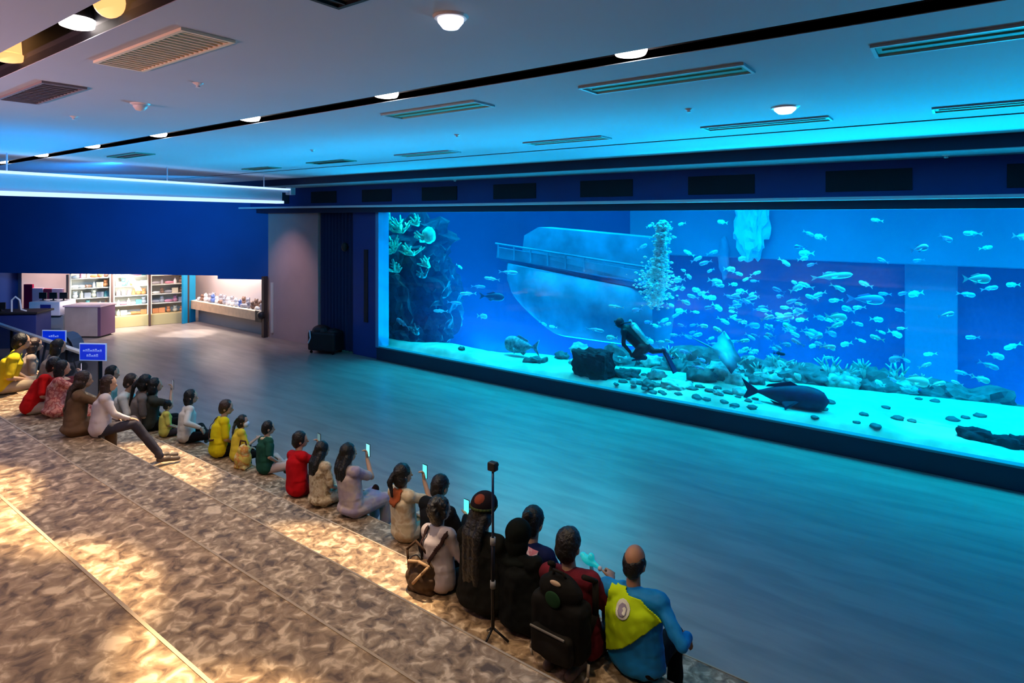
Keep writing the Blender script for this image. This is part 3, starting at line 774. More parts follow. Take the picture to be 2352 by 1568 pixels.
def person(loc, rz, H, label, lean=0.15, side=0.0, twist=0.0, legs='edge', drop=0.45, arms=('lap', 'lap'), head=(0, 0.1, 0), W=1.0,
           hair='short', hairm=None, hlen=0.25, shirt=None, sleeve=0.5, dress=None, trousers=None, shoes=None, skin=None,
           voxel=0.010, hood=None, robe=False, fold=0.007):
    skin = skin or SKIN; hairm = hairm or HAIRB
    s = H / 0.885; W = W * 1.10
    root = empty('person', loc, rz, label, 'person', 'seated visitors')
    # torso transform: lean about the hips, then side bend
    R1 = Matrix.Rotation(-lean, 3, 'X'); R2 = Matrix.Rotation(side, 3, 'Y'); R3 = Matrix.Rotation(twist, 3, 'Z')
    piv = Vector((0, 0, 0.10))
    def T(p_):
        p_ = Vector(p_); k = max(0.0, min(1.0, (p_.z - 0.10) / 0.18))
        q_ = R2 @ R1 @ R3 @ (p_ - piv) + piv
        q_ = p_.lerp(q_, k)
        q_.y += 0.10 * max(0, p_.z - 0.35) * (1 if lean > 0 else 0)
        return q_ * s
    RT3 = R2 @ R1 @ R3
    sh = 0.172 * W
    S = {-1: T((-sh, -0.01, 0.535)), 1: T((sh, -0.01, 0.535))}
    neck0 = T((0, 0, 0.55)); neck1 = T((0, 0.012, 0.665))
    HR = Matrix.Rotation(head[0], 3, 'Z') @ Matrix.Rotation(-head[1], 3, 'X') @ Matrix.Rotation(head[2], 3, 'Y')
    def Hd(p_): return neck1 + HR @ (Vector(p_) * s)      # head-local, origin at the top of the neck
    # legs
    hip = {k: Vector((k * 0.09 * W, 0.0, 0.095)) * s for k in (-1, 1)}
    leg = {}
    th, shn = 0.43, 0.43
    for k in (-1, 1):
        if legs == 'edge':
            kn_ = Vector((k * 0.13, 0.41, 0.10)) * s; an = Vector((kn_.x, kn_.y + 0.04 * s, -drop + 0.075 * s))
            toe = an + Vector((k * 0.03, 0.17, -0.03)) * s
        elif legs == 'cross':
            kn_ = Vector((k * 0.29, 0.27, 0.12)) * s; an = Vector((-k * 0.10, 0.36 + 0.05 * k, 0.055)) * s; toe = an + Vector((-k * 0.12, -0.03, -0.02)) * s
        elif legs == 'up':
            kn_ = Vector((k * 0.11, 0.34, 0.33)) * s; an = Vector((k * 0.10, 0.50, 0.07)) * s; toe = an + Vector((0, 0.16, -0.03)) * s
        elif legs == 'stretch':
            kn_ = Vector((k * 0.10, 0.42, 0.12)) * s; an = Vector((k * 0.09 + 0.05, 0.60, -drop + 0.08)) * 1.0; an.x *= s; toe = an + Vector((0.02, 0.17, -0.03)) * s
        else:  # kneel
            kn_ = Vector((k * 0.13, 0.36, 0.07)) * s; an = Vector((k * 0.09, -0.10, 0.045)) * s; toe = an + Vector((0, -0.13, -0.01)) * s
        leg[k] = (hip[k], kn_, an, toe)
    # arms
    ua, fa = 0.275 * s, 0.245 * s
    arm = {}
    for k, mode in ((-1, arms[0]), (1, arms[1])):
        a0 = S[k]
        if mode == 'lap': tgt = (leg[k][0] * 0.45 + leg[k][1] * 0.55) + Vector((-k * 0.04, 0, 0.09)) * s; pole = (k * 0.8, -0.6, -0.3); fd = (-k * 0.4, 1, -0.3); up = (0, 0.2, 1)
        elif mode == 'knee': tgt = leg[k][1] + Vector((0, -0.06, 0.09)) * s; pole = (k * 0.8, -0.5, -0.4); fd = (0, 1, -0.3); up = (0, 0.3, 1)
        elif mode == 'phone': tgt = Hd((k * 0.05, 0.26, -0.02)); pole = (k * 0.7, 0.1, -1); fd = (-k * 0.35, 0.1, 1); up = (k * 0.3, 1, 0.1)
        elif mode == 'high': tgt = Hd((k * 0.14, 0.30, 0.05)); pole = (k * 0.9, 0.0, -0.7); fd = (-k * 0.2, 0.3, 1); up = (0, 1, 0)
        elif mode == 'hold': tgt = T((k * 0.16, 0.30, 0.40)); pole = (k * 0.7, -0.3, -1); fd = (-k * 0.5, 0.9, 0.3); up = (k * 0.6, 0.0, 0.8)
        elif mode == 'rest': tgt = Vector((k * 0.33, 0.16, 0.30)) * s; pole = (k * 0.6, -0.9, -0.2); fd = (0, 0.6, -0.8); up = (k * 0.7, 0.4, 0.5)
        elif mode == 'prop': tgt = Vector((k * 0.36, -0.10, 0.045)) * s; pole = (k * 0.6, -0.8, 0.1); fd = (k * 0.7, -0.4, -0.1); up = (0, 0, 1)
        else: tgt = T((k * 0.22, 0.1, 0.25)); pole = (k, -0.4, 0); fd = (0, 1, 0); up = (k, 0, 1)
        e, w_ = ik(a0, Vector(tgt), ua, fa, pole)
        arm[k] = (a0, e, w_, Vector(fd), Vector(up))

    def torso(m, g, hipk=1.0):
        g = g / s
        def E(c, r, ex=0): m.ell(T(c), tuple((x + g) * s for x in r), 20, 14, RT3 if c[2] > 0.2 else None)
        E((0, -0.01, 0.115), (0.170 * W * hipk, 0.125 * hipk, 0.115)); E((0, -0.005, 0.19), (0.150 * W, 0.108, 0.12)); E((0, 0.0, 0.27), (0.138 * W, 0.095, 0.13))
        E((0, -0.003, 0.36), (0.150 * W, 0.10, 0.14)); E((0, -0.005, 0.45), (0.163 * W, 0.103, 0.12)); E((0, -0.008, 0.52), (0.125 * W, 0.075, 0.07))
        if g > 0:   # loose cloth
            for i_ in range(15):
                u_ = i_ / 14; E((0, -0.009, 0.15 + 0.30 * u_), ((0.176 - 0.014 * math.sin(PI * u_)) * W, 0.122, 0.075))
        capsule(m, S[-1], S[1], (0.060 + g) * s)
    # body
    m = MB(); torso(m, 0.0)
    capsule(m, neck0, neck1, 0.056 * s, 0.052 * s)
    m.ell(Hd((0, 0.012, 0.115)), tuple(x * s for x in (0.076, 0.096, 0.100)), 20, 14, HR)
    m.ell(Hd((0, 0.040, 0.050)), tuple(x * s for x in (0.056, 0.066, 0.062)), 16, 12, HR)
    m.ell(Hd((0, 0.062, 0.013)), tuple(x * s for x in (0.034, 0.036, 0.026)), 12, 8, HR)
    capsule(m, Hd((0, 0.098, 0.095)), Hd((0, 0.122, 0.062)), 0.009 * s, 0.014 * s)
    capsule(m, Hd((-0.018, 0.103, 0.030)), Hd((0.018, 0.103, 0.030)), 0.008 * s)
    capsule(m, Hd((-0.040, 0.096, 0.112)), Hd((0.040, 0.096, 0.112)), 0.010 * s)
    for k in (-1, 1):
        m.ell(Hd((k * 0.079, 0.0, 0.075)), (0.012 * s, 0.020 * s, 0.032 * s), 10, 8, HR)
        a0, e, w_, fd, up = arm[k]
        capsule(m, a0, e, 0.048 * s, 0.037 * s); capsule(m, e, w_, 0.037 * s, 0.026 * s)
        hand(m, w_, fd, up, k, 0.9 if arms[(k + 1) // 2] in ('phone', 'hold', 'high') else 0.4, s)
        h0, kn_, an, toe = leg[k]
        capsule(m, h0, kn_, 0.082 * s, 0.056 * s); capsule(m, kn_, an, 0.053 * s, 0.036 * s); capsule(m, an, toe, 0.036 * s, 0.028 * s)
    link('body', fuse(m, 'body', voxel * 0.88, 2), skin, root)
    # eyes
    # clothes
    topm = dress or shirt
    if topm:
        m = MB(); torso(m, 0.016, 1.03)
        for k in (-1, 1):
            a0, e, w_, fd, up = arm[k]
            if sleeve <= 0.6:
                q_ = a0.lerp(e, 0.35 + sleeve); capsule(m, a0, q_, 0.066 * s, 0.060 * s)
            else:
                capsule(m, a0, e, 0.064 * s, 0.050 * s); capsule(m, e, e.lerp(w_, min(1, (sleeve - 0.6) / 0.4) * 0.93), 0.050 * s, 0.036 * s)
            if dress:
                h0, kn_, an, toe = leg[k]
                capsule(m, h0, kn_, 0.115 * s, 0.085 * s); capsule(m, kn_, kn_.lerp(an, 0.55), 0.085 * s, 0.075 * s)
        if dress: m.ell(Vector((0, 0.05, 0.10)) * s, (0.24 * s, 0.24 * s, 0.10 * s)); m.ell(Vector((0, 0.25, 0.12)) * s, (0.2 * s, 0.2 * s, 0.09 * s))
        if robe:
            for i_ in range(18):
                zz = 0.49 - 0.023 * i_; m.ell(T((0, 0.0, zz)), ((0.205 + 0.0035 * i_) * s, (0.115 + 0.004 * i_) * s, 0.09 * s), 24, 10, RT3)
        m.ell(T((0, -0.005, 0.565)), (0.075 * s, 0.066 * s, 0.030 * s), 14, 10, RT3)
        sho = link('dress' if dress else 'shirt', fuse(m, 'shirt', voxel, 3, fold), topm, root)
    if trousers:
        m = MB(); m.ell(Vector((0, -0.01, 0.10)) * s, (0.178 * W * s, 0.135 * s, 0.105 * s), 20, 12)
        for k in (-1, 1):
            h0, kn_, an, toe = leg[k]
            capsule(m, h0, kn_, 0.098 * s, 0.072 * s); capsule(m, kn_, kn_.lerp(an, 0.93), 0.070 * s, 0.055 * s)
        link('trousers', fuse(m, 'trousers', voxel, 3, fold * 0.8), trousers, root)
    for k in (-1, 1):
        h0, kn_, an, toe = leg[k]
        m = MB(); dv = (toe - an).normalized()
        hl = an - dv * 0.045 * s - Vector((0, 0, 0.022 * s)); tp = toe + dv * 0.05 * s - Vector((0, 0, 0.005 * s))
        capsule(m, hl, tp, 0.041 * s, 0.038 * s); capsule(m, an - Vector((0, 0, 0.02 * s)), an.lerp(tp, 0.4), 0.046 * s, 0.042 * s)
        link('shoe', fuse(m, 'shoe', voxel, 2), shoes or SHOEM, root)
    # hair
    m = MB()
    if hair not in ('bald', 'none'):
        m.ell(Hd((0, -0.012, 0.125)), tuple(x * s for x in (0.094, 0.106, 0.110)), 20, 14, HR)
        m.ell(Hd((0, -0.045, 0.070)), tuple(x * s for x in (0.086, 0.072, 0.092)), 16, 12, HR)
    if hair == 'bald':
        for i in range(25):
            a_ = math.radians(172 + 8.17 * i)
            m.ell(Hd((0.072 * math.cos(a_), 0.01 + 0.084 * math.sin(a_), 0.085 + 0.012 * math.cos(a_ * 2))), (0.017 * s, 0.018 * s, 0.052 * s), 10, 8, HR)
        m.ell(Hd((0, -0.052, 0.040)), (0.066 * s, 0.040 * s, 0.050 * s), 12, 8, HR)
    if hair in ('bob', 'long', 'pony'):
        m.ell(Hd((0, -0.03, 0.05)), tuple(x * s for x in (0.102, 0.090, 0.11)), 16, 12, HR)
    if hair == 'bob': m.ell(Hd((0, -0.030, 0.005)), tuple(x * s for x in (0.104, 0.085, 0.085)), 16, 12, HR)
    if hair == 'long':
        n = 6
        back = [T((0, -0.115, 0.60 - hlen * i / (n - 1))) for i in range(n)]
        prev = Hd((0, -0.06, 0.06))
        for i, b in enumerate(back):
            wd = 0.112 - 0.022 * i / (n - 1)
            for off in (-1, 0, 1):
                o_ = Vector((off * wd * 0.55 * s, 0, 0)); capsule(m, prev + o_, b + o_, 0.045 * s, 0.043 * s if i < n - 1 else 0.03 * s, 10)
            prev = b
    if hair == 'pony':
        a_ = Hd((0, -0.115, 0.12)); b_ = Hd((0, -0.165, 0.04)); c_ = T((0, -0.15, 0.60 - hlen))
        capsule(m, a_, b_, 0.030 * s, 0.036 * s); capsule(m, b_, c_, 0.036 * s, 0.014 * s)
    if hair == 'bun': m.ell(Hd((0, -0.10, 0.17)), (0.045 * s,) * 3)
    if hair == 'buns':
        for k in (-1, 1): m.ell(Hd((k * 0.075, -0.06, 0.18)), (0.038 * s,) * 3); capsule(m, Hd((k * 0.075, -0.06, 0.18)), Hd((k * 0.13, -0.08, 0.24)), 0.015 * s, 0.008 * s)
    if hair == 'curly':
        r_ = random.Random(int(loc[0] * 100))
        for i in range(60):
            a_ = r_.uniform(0, 2 * PI); e_ = r_.uniform(-0.5, 1.3)
            if math.sin(a_) > 0.35 and e_ < 0.7: continue
            m.ell(Hd((0.10 * math.cos(a_) * math.cos(e_), -0.02 + 0.11 * math.sin(a_) * math.cos(e_), 0.11 + 0.115 * math.sin(e_))), (0.03 * s,) * 3, 8, 6)
        m.ell(Hd((0, -0.04, 0.02)), (0.10 * s, 0.07 * s, 0.08 * s))
    if hair != 'none':
        link('hair', fuse(m, 'hair', voxel * 0.9, 2, 0.006, 26), hairm, root)
    if hood:
        m = MB(); m.ell(Hd((0, -0.012, 0.11)), tuple(x * s for x in (0.112, 0.125, 0.128)), 20, 14, HR); m.ell(Hd((0, -0.03, 0.02)), tuple(x * s for x in (0.115, 0.10, 0.11)), 16, 12, HR)
        m.ell(T((0, -0.02, 0.55)), (0.18 * s, 0.10 * s, 0.06 * s), 16, 12, RT3)
        link('headscarf', fuse(m, 'headscarf', voxel, 3, 0.006), hood, root)
    info = dict(root=root, T=T, Hd=Hd, arm=arm, leg=leg, s=s, top=locals().get('sho'), HR=HR, mw=Matrix.Translation(Vector(loc)) @ Matrix.Rotation(rz, 4, 'Z'))
    return info


def drape(info, name, outline, m_, off=0.012, thick=0.006, res=0.012, parent=True):
    """Cloth lying on the back of the shirt: outline in local x, z, cast from behind."""
    from mathutils.bvhtree import BVHTree
    me = info['top'].data
    bv = BVHTree.FromPolygons([v.co for v in me.vertices], [tuple(p_.vertices) for p_ in me.polygons])
    def inside(x, z):
        c = False; n = len(outline)
        for i in range(n):
            (x1, z1), (x2, z2) = outline[i], outline[(i + 1) % n]
            if (z1 > z) != (z2 > z) and x < (x2 - x1) * (z - z1) / (z2 - z1) + x1: c = not c
        return c
    xs = [p_[0] for p_ in outline]; zs = [p_[1] for p_ in outline]
    bm = bmesh.new(); g = {}
    nx = int((max(xs) - min(xs)) / res) + 1; nz = int((max(zs) - min(zs)) / res) + 1
    for i in range(nx + 1):
        for j in range(nz + 1):
            x = min(xs) + i * res; z = min(zs) + j * res
            if not inside(x, z): continue
            h = bv.ray_cast(Vector((x, -1.5, z)), Vector((0, 1, 0)))
            if h[0] is None: continue
            g[(i, j)] = bm.verts.new(Vector((x, h[0].y - off, z)))
    for (i, j), v in g.items():
        q_ = [g.get((i, j)), g.get((i + 1, j)), g.get((i + 1, j + 1)), g.get((i, j + 1))]
        if all(q_) and max(a.co.y for a in q_) - min(a.co.y for a in q_) < 0.08: bm.faces.new(q_)
    for v in [v for v in bm.verts if not v.link_faces]: bm.verts.remove(v)
    bmesh.ops.smooth_vert(bm, verts=bm.verts[:], factor=0.5, use_axis_x=False, use_axis_y=True, use_axis_z=False)
    bmesh.ops.solidify(bm, geom=bm.faces[:], thickness=-thick)
    me2 = bpy.data.meshes.new(name); bm.to_mesh(me2); bm.free()
    return link(name, me2, m_, info['root'] if parent else None, True)


def strip(pts, w_):
    """Outline of a band of width w_ along pts."""
    l, r = [], []
    for i, p_ in enumerate(pts):
        a = Vector(pts[max(0, i - 1)]); b = Vector(pts[min(len(pts) - 1, i + 1)]); d = (b - a).normalized()
        n = Vector((-d.y, d.x)) * w_ / 2
        l.append((p_[0] + n.x, p_[1] + n.y)); r.append((p_[0] - n.x, p_[1] - n.y))
    return l + r[::-1]


def patterned(name, c1, c2, scale, c3=None):
    return ramp_mat(name, [(0.42, c1), (0.5, c2), (0.62, c3 or c1)], scale, 0.8, detail=2)


def phone(info, k, label, screen=(0.1, 0.8, 0.85), parts=True, dz=0.10, es=0.8, size=1.0):
    a0, e, w_, fd, up = info['arm'][k]
    c = info['mw'] @ (w_ + Vector((-k * 0.02, 0.03, dz)) * info['s'])
    t = empty('phone', c, info['root'].rotation_euler.z, label, 'phone')
    sx = 0.038 * size; sz = 0.075 * size
    MB().box((-sx, -0.004, -sz), (sx, 0.004, sz), 0.003).build('case', M_dark, t)
    MB().box((-sx * 0.9, -0.0055, -sz * 0.92), (sx * 0.9, -0.0045, sz * 0.92)).build('screen', mat('phone_screen_%d' % int(screen[0] * 100), (0.1, 0.3, 0.4), 0.2, emit=screen, estr=es), t)
    return t


def cl(name, c, var=0.12, sc=5, rough=0.85): return mat(name, c, rough, var=var, scale=sc, spec=0.12)


def px_of(p):
    d = p.dot(Vector((FW.x, FW.y, 0))); r = p.dot(Vector((RT.x, RT.y, 0)))
    return 1176 + 1393 * r / d, 498 - 1393 * (p.z - CAMZ) / d


def sit(bx, by, z, hx, ht, rz, label, y=None, lean=0.0, **kw):
    """Seat a person by the place of the seat and of the top of the head."""
    H = 0.8; side = 0.0; v = at(bx, by, z) if y is None else None
    for _ in range(12):
        s_ = H / 0.90
        if y is None: root = Vector((v.x, v.y + 0.115 * s_, z))
        else:
            v0 = aty(hx, ht, y); root = Vector((v0.x, v0.y, z))
        yh = (math.sin(lean) * 0.72 + (0.035 if lean > 0 else 0) + 0.015) * s_; xh = math.sin(side) * 0.74 * s_
        hd = root + Vector((xh * math.cos(rz) - yh * math.sin(rz), xh * math.sin(rz) + yh * math.cos(rz), H * (1 if True else 0)))
        qx, qy = px_of(hd); dep = hd.x * FW.x + hd.y * FW.y
        H = max(0.5, min(1.0, H + (qy - ht) / 1393 * dep))
        if y is None: side = max(-0.22, min(0.22, side + (hx - qx) / 1393 * dep / 0.74 * 0.8))
    hk = math.cos(lean) * math.cos(side)
    return person(tuple(root), rz, H / hk * 0.985, label, lean=lean, side=side, **kw)


def seat(px, py, z):
    v = at(px, py, z); return (v.x, v.y + 0.10, z)
Z1, Z2, Z3 = 0.45, 0.90, 1.35
# --- left group on the third tier, feet on the second
person(seat(-10, 905, Z3), -0.35, 0.84, 'person in a bright yellow shirt cut off by the left edge', lean=0.25, shirt=cl('canary_shirt', (0.80, 0.58, 0.02)), trousers=cl('sand_trousers', (0.5, 0.4, 0.28)), hair='short', voxel=0.013, drop=0.45)
person(seat(36, 912, Z3)[:1] + (seat(36, 912, Z3)[1] + 0.25, Z3), -0.2, 0.74, 'dark-haired person in grey and maroon behind the one in plain red', lean=0.2, shirt=cl('grey_maroon', (0.20, 0.17, 0.16), 0.5), trousers=cl('maroon_trousers', (0.12, 0.02, 0.03)), hair='bob', voxel=0.013, drop=0.45)
v = aty(62, 800, 3.5)
person((v.x, v.y, Z2), -0.2, 0.84, 'dark-haired person low behind the rail, furthest back at the left edge', lean=0.1, shirt=cl('taupe_top', (0.28, 0.22, 0.19)), trousers=cl('black_cotton', (0.010, 0.010, 0.012)), hair='bob', hairm=HAIRN, voxel=0.013)
sit(55, 952, Z3, 88, 822, -0.45, 'person in a plain bright red shirt hunched forward at the left', lean=0.38, shirt=cl('bright_red_shirt', (0.72, 0.012, 0.012), 0.05), trousers=cl('cream_trousers', (0.62, 0.52, 0.38)), hair='short', voxel=0.011, arms=('lap', 'knee'), head=(0, 0.2, 0))
P4 = sit(108, 958, Z3, 122, 826, -0.25, 'person in a coral patterned dress holding up a phone at the left', lean=0.08, W=0.9, dress=patterned('coral_pattern', (0.80, 0.32, 0.24), (0.45, 0.05, 0.05), 14, (0.85, 0.45, 0.36)), hair='bob', voxel=0.011, arms=('lap', 'phone'), head=(-0.2, 0.1, 0))
phone(P4, 1, 'small phone with a bright dot of light held by the coral dress', (0.8, 0.7, 0.9))
sit(152, 1002, Z3, 172, 850, -0.35, 'person with long black hair in a brown top, left of the white shirt', lean=0.06, W=0.92, dress=cl('umber_dress', (0.17, 0.10, 0.055), 0.25), hair='long', hlen=0.28, hairm=HAIRN, voxel=0.010, arms=('prop', 'phone'), sleeve=1.0)
sit(212, 1004, Z3, 215, 860, -0.30, 'person in a pinkish white shirt and dark trousers, legs hanging over the step', lean=0.10, W=0.95, shirt=cl('rosy_white_shirt', (0.72, 0.62, 0.62), 0.06), trousers=cl('dark_slate_trousers', (0.05, 0.045, 0.06), 0.3), hair='bob', hairm=HAIRN, voxel=0.010, arms=('lap', 'knee'), sleeve=1.0, head=(-0.45, 0.05, 0), legs='stretch', shoes=SHOEM)
# --- second row, on the lowest tier
def low(px, head_py, y, H): v = aty(px, head_py, y); return (v.x, v.y, Z1)
sit(0, 0, Z1, 247, 838, -0.5, 'short-haired person seated behind the two white shirts', y=4.25, lean=0.03, shirt=cl('stone_shirt', (0.42, 0.34, 0.28)), trousers=cl('black_cotton', (0.010, 0.010, 0.012)), voxel=0.012, arms=('lap', 'lap'), head=(-0.3, 0.1, 0))
sit(0, 0, Z1, 272, 857, -0.6, 'person in a cream shirt and burnt orange trousers holding their knees', y=4.12, lean=0.22, shirt=cl('cream_shirt', (0.76, 0.68, 0.60), 0.06), trousers=cl('burnt_orange', (0.42, 0.10, 0.02), 0.2), hair='short', hairm=HAIRN, voxel=0.010, arms=('knee', 'knee'), legs='up', head=(-0.3, 0.15, 0), sleeve=0.9)
sit(0, 0, Z1, 317, 858, -0.35, 'person in a grey-brown top, left of two dark heads together', y=4.28, lean=0.1, shirt=cl('grey_brown_top', (0.22, 0.17, 0.15), 0.3), trousers=cl('black_cotton', (0.010, 0.010, 0.012)), hair='pony', voxel=0.012, arms=('lap', 'lap'))
P10 = sit(0, 0, Z1, 345, 866, -0.3, 'person in a dark top holding a pale phone, right of two dark heads together', y=4.40, lean=0.05, shirt=cl('dark_olive_top', (0.05, 0.05, 0.04), 0.3), trousers=cl('black_cotton', (0.010, 0.010, 0.012)), hair='bob', voxel=0.012, arms=('lap', 'phone'), head=(-0.2, 0.0, 0))
phone(P10, 1, 'pale phone held up before the two dark heads', (0.5, 0.5, 0.55), es=0.3)
sit(370, 1003, Z1, 373, 918, -0.35, 'small child in a yellow top with tied-up hair, beside the white-shirted adult', lean=0.02, shirt=cl('lemon_top', (0.72, 0.60, 0.12), 0.15), trousers=cl('dark_slate_trousers', (0.05, 0.045, 0.06)), hair='buns', voxel=0.009, W=1.0)
sit(414, 1017, Z1, 413, 893, -0.30, 'person in a loose ivory blouse leaning right, black tied hair', lean=0.06, W=1.0, shirt=cl('ivory_blouse', (0.76, 0.66, 0.58), 0.07), trousers=cl('black_cotton', (0.010, 0.010, 0.012)), hair='bob', voxel=0.009, arms=('lap', 'rest'), sleeve=1.0, head=(-0.3, 0.05, 0), legs='cross')
PY = sit(487, 1050, Z1, 506, 916, -0.30, 'largest person in yellow with a dark strap across the back', lean=0.14, W=1.15, shirt=cl('yellow_shirt', (0.82, 0.62, 0.01), 0.10), trousers=cl('black_cotton', (0.010, 0.010, 0.012)), hair='short', hairm=HAIRN, voxel=0.009, arms=('lap', 'lap'), head=(-0.45, 0.15, 0))
drape(PY, 'bag_strap', strip([(-0.17, 0.54), (-0.15, 0.40), (-0.08, 0.28), (0.02, 0.24), (0.12, 0.27)], 0.030), cl('brown_strap', (0.09, 0.035, 0.02)), 0.016, 0.008, 0.006)
PC = sit(535, 1060, Z1, 545, 951, -0.35, 'child in yellow leaning on the adult in yellow, with pale mask', lean=0.1, W=1.05, shirt=cl('golden_top', (0.82, 0.58, 0.05), 0.12), trousers=cl('black_cotton', (0.010, 0.010, 0.012)), hair='pony', hlen=0.12, voxel=0.009, arms=('lap', 'hold'), head=(-0.7, 0.1, 0))
MB().ell(PC['Hd']((0, 0.09, 0.045)), (0.05, 0.035, 0.045), 14, 10, PC['HR']).build('face_mask', cl('mask_white', (0.75, 0.78, 0.85), 0.03), PC['root'], True)
PG = sit(597, 1088, Z1, 597, 965, -0.25, 'child in a dark green top with a cream collar', lean=0.05, W=1.05, shirt=cl('bottle_green_top', (0.015, 0.075, 0.05), 0.35), trousers=cl('pale_pink_trousers', (0.55, 0.42, 0.38)), hair='short', voxel=0.009, arms=('lap', 'lap'), head=(-0.2, 0.1, 0), legs='cross')
m = MB(); ring = [PG['T']((0.085 * math.cos(i * PI / 8), -0.005 + 0.075 * math.sin(i * PI / 8), 0.585)) for i in range(17)]
m.path(ring, 0.020); m.build('collar', cl('cream_collar', (0.75, 0.60, 0.38), 0.05), PG['root'], True)
PR = sit(668, 1141, Z1, 688, 988, -0.15, 'person in a deep red shirt next to the child in green', lean=0.08, W=1.0, shirt=cl('deep_red_shirt', (0.50, 0.005, 0.01), 0.2), trousers=cl('wine_trousers', (0.13, 0.005, 0.01)), hair='short', voxel=0.009, arms=('lap', 'phone'), head=(-0.35, 0.05, 0))
phone(PR, 1, 'dim phone held up by the person in deep red', (0.3, 0.5, 0.5), es=0.25)
sit(722, 1163, Z1, 738, 1011, -0.10, 'person with long black hair in a beige flowered top', lean=0.04, W=0.88, dress=patterned('beige_floral', (0.50, 0.37, 0.24), (0.62, 0.52, 0.36), 16, (0.30, 0.20, 0.11)), hair='long', hlen=0.16, voxel=0.009, arms=('lap', 'lap'), head=(0.05, 0.05, 0))
PL = sit(793, 1188, Z1, 787, 1016, -0.10, 'person with straight black hair in a lilac and beige dress', lean=0.0, W=0.98, dress=patterned('lilac_dress', (0.42, 0.32, 0.36), (0.52, 0.40, 0.36), 5, (0.34, 0.28, 0.42)), hair='long', hlen=0.14, voxel=0.009, arms=('lap', 'phone'), head=(-0.05, 0.05, 0), sleeve=0.4)
phone(PL, 1, 'glowing pale cyan phone held by the lilac dress', (0.25, 0.8, 0.8), es=0.9)
PO = sit(914, 1247, Z1, 923, 1062, -0.10, 'person in cream with an orange scarf holding up a cyan-lit phone', lean=0.0, W=0.86, shirt=patterned('cream_ochre', (0.72, 0.56, 0.36), (0.80, 0.66, 0.46), 9, (0.62, 0.42, 0.24)), trousers=cl('cream_skirt', (0.66, 0.54, 0.38), 0.1), hair='pony', hlen=0.05, voxel=0.008, arms=('lap', 'phone'), head=(-0.3, 0.0, 0), sleeve=0.3)
drape(PO, 'scarf', [(-0.12, 0.60), (-0.15, 0.50), (-0.10, 0.40), (0.0, 0.37), (0.05, 0.45), (0.03, 0.60)], cl('rust_scarf', (0.40, 0.09, 0.03), 0.2), 0.014)
phone(PO, 1, 'bright cyan phone held up by the person in cream', (0.1, 0.9, 0.9), es=1.0)
v = aty(1000, 1092, 4.42)
PB = sit(0, 0, Z1, 1000, 1087, -0.05, 'person in black with short black hair, seated on the lowest tier by the curly-haired one', y=4.42, lean=0.04, shirt=cl('black_cotton', (0.010, 0.010, 0.012)), trousers=cl('black_cotton', (0.010, 0.010, 0.012)), hair='short', voxel=0.008, arms=('lap', 'hold'), sleeve=1.0)
phone(PB, 1, 'cyan phone held low beside the person in black', (0.1, 0.9, 0.8), es=1.0, dz=0.09)
# --- nearest group, on the second tier
PK = sit(996, 1362, Z2, 982, 1140, -0.15, 'person with curly black hair in a grey blouse with dark straps', lean=0.06, W=0.95, shirt=cl('grey_blouse', (0.36, 0.31, 0.33), 0.2), trousers=cl('black_cotton', (0.010, 0.010, 0.012)), hair='curly', voxel=0.0085, arms=('lap', 'hold'), sleeve=0.9, head=(-0.2, 0.1, 0))
drape(PK, 'dark_strap', strip([(-0.13, 0.60), (-0.14, 0.45), (-0.15, 0.28), (-0.15, 0.16)], 0.035), cl('strap_black', (0.03, 0.015, 0.015)), 0.016, 0.008, 0.006)
drape(PK, 'dark_strap', strip([(0.13, 0.58), (0.09, 0.45), (0.02, 0.30), (-0.05, 0.18)], 0.035), cl('strap_black', (0.03, 0.015, 0.015)), 0.016, 0.008, 0.006)
PH = sit(1090, 1412, Z2, 1108, 1132, -0.08, 'person in black with very long black hair and a cap with a dull red patch', lean=0.04, W=0.98, dress=cl('soot_dress', (0.008, 0.008, 0.0065), 0.5), hair='long', hlen=0.42, voxel=0.0085, robe=True, fold=0.014, arms=('lap', 'hold'), sleeve=1.0, skin=SKIN)
MB().ell(PH['Hd']((0, -0.002, 0.150)), (0.100, 0.112, 0.092), 24, 14, PH['HR']).build('cap', cl('black_cap', (0.015, 0.010, 0.014), 0.2), PH['root'], True)
MB().ell(PH['Hd']((0.01, -0.050, 0.185)), (0.055, 0.062, 0.052), 20, 12, PH['HR']).build('cap_patch', cl('brick_red_patch', (0.28, 0.06, 0.03), 0.2), PH['root'], True)
m = MB(); m.path([PH['Hd']((0.105 * math.cos(i * PI / 12), -0.008 + 0.118 * math.sin(i * PI / 12), 0.135)) for i in range(25)], 0.010); m.build('hair_band', cl('olive_band', (0.05, 0.07, 0.025)), PH['root'], True)
PD = sit(1186, 1457, Z2, 1186, 1190, -0.05, 'person in a black headscarf and long black clothes behind the tall pole', lean=0.05, W=1.0, dress=cl('jet_clothes', (0.004, 0.005, 0.005), 0.4), hair='none', hood=cl('black_headscarf', (0.004, 0.006, 0.005), 0.4), voxel=0.0085, robe=True, fold=0.014, arms=('hold', 'lap'), sleeve=1.0)
v = aty(1212, 1170, 4.28)
PN = sit(0, 0, Z1, 1214, 1160, -0.05, 'person in navy with a pink and white scarf, beyond the black headscarf', y=4.28, lean=0.03, W=0.95, shirt=cl('navy_top', (0.01, 0.015, 0.07), 0.2), trousers=cl('navy_trousers', (0.015, 0.015, 0.04)), hair='bun', voxel=0.008, arms=('lap', 'hold'), sleeve=1.0)
drape(PN, 'neck_scarf', [(-0.15, 0.60), (-0.15, 0.53), (-0.03, 0.50), (-0.01, 0.38), (0.04, 0.38), (0.04, 0.50), (0.15, 0.53), (0.15, 0.60)], patterned('pink_scarf', (0.62, 0.20, 0.27), (0.75, 0.60, 0.62), 12), 0.016)
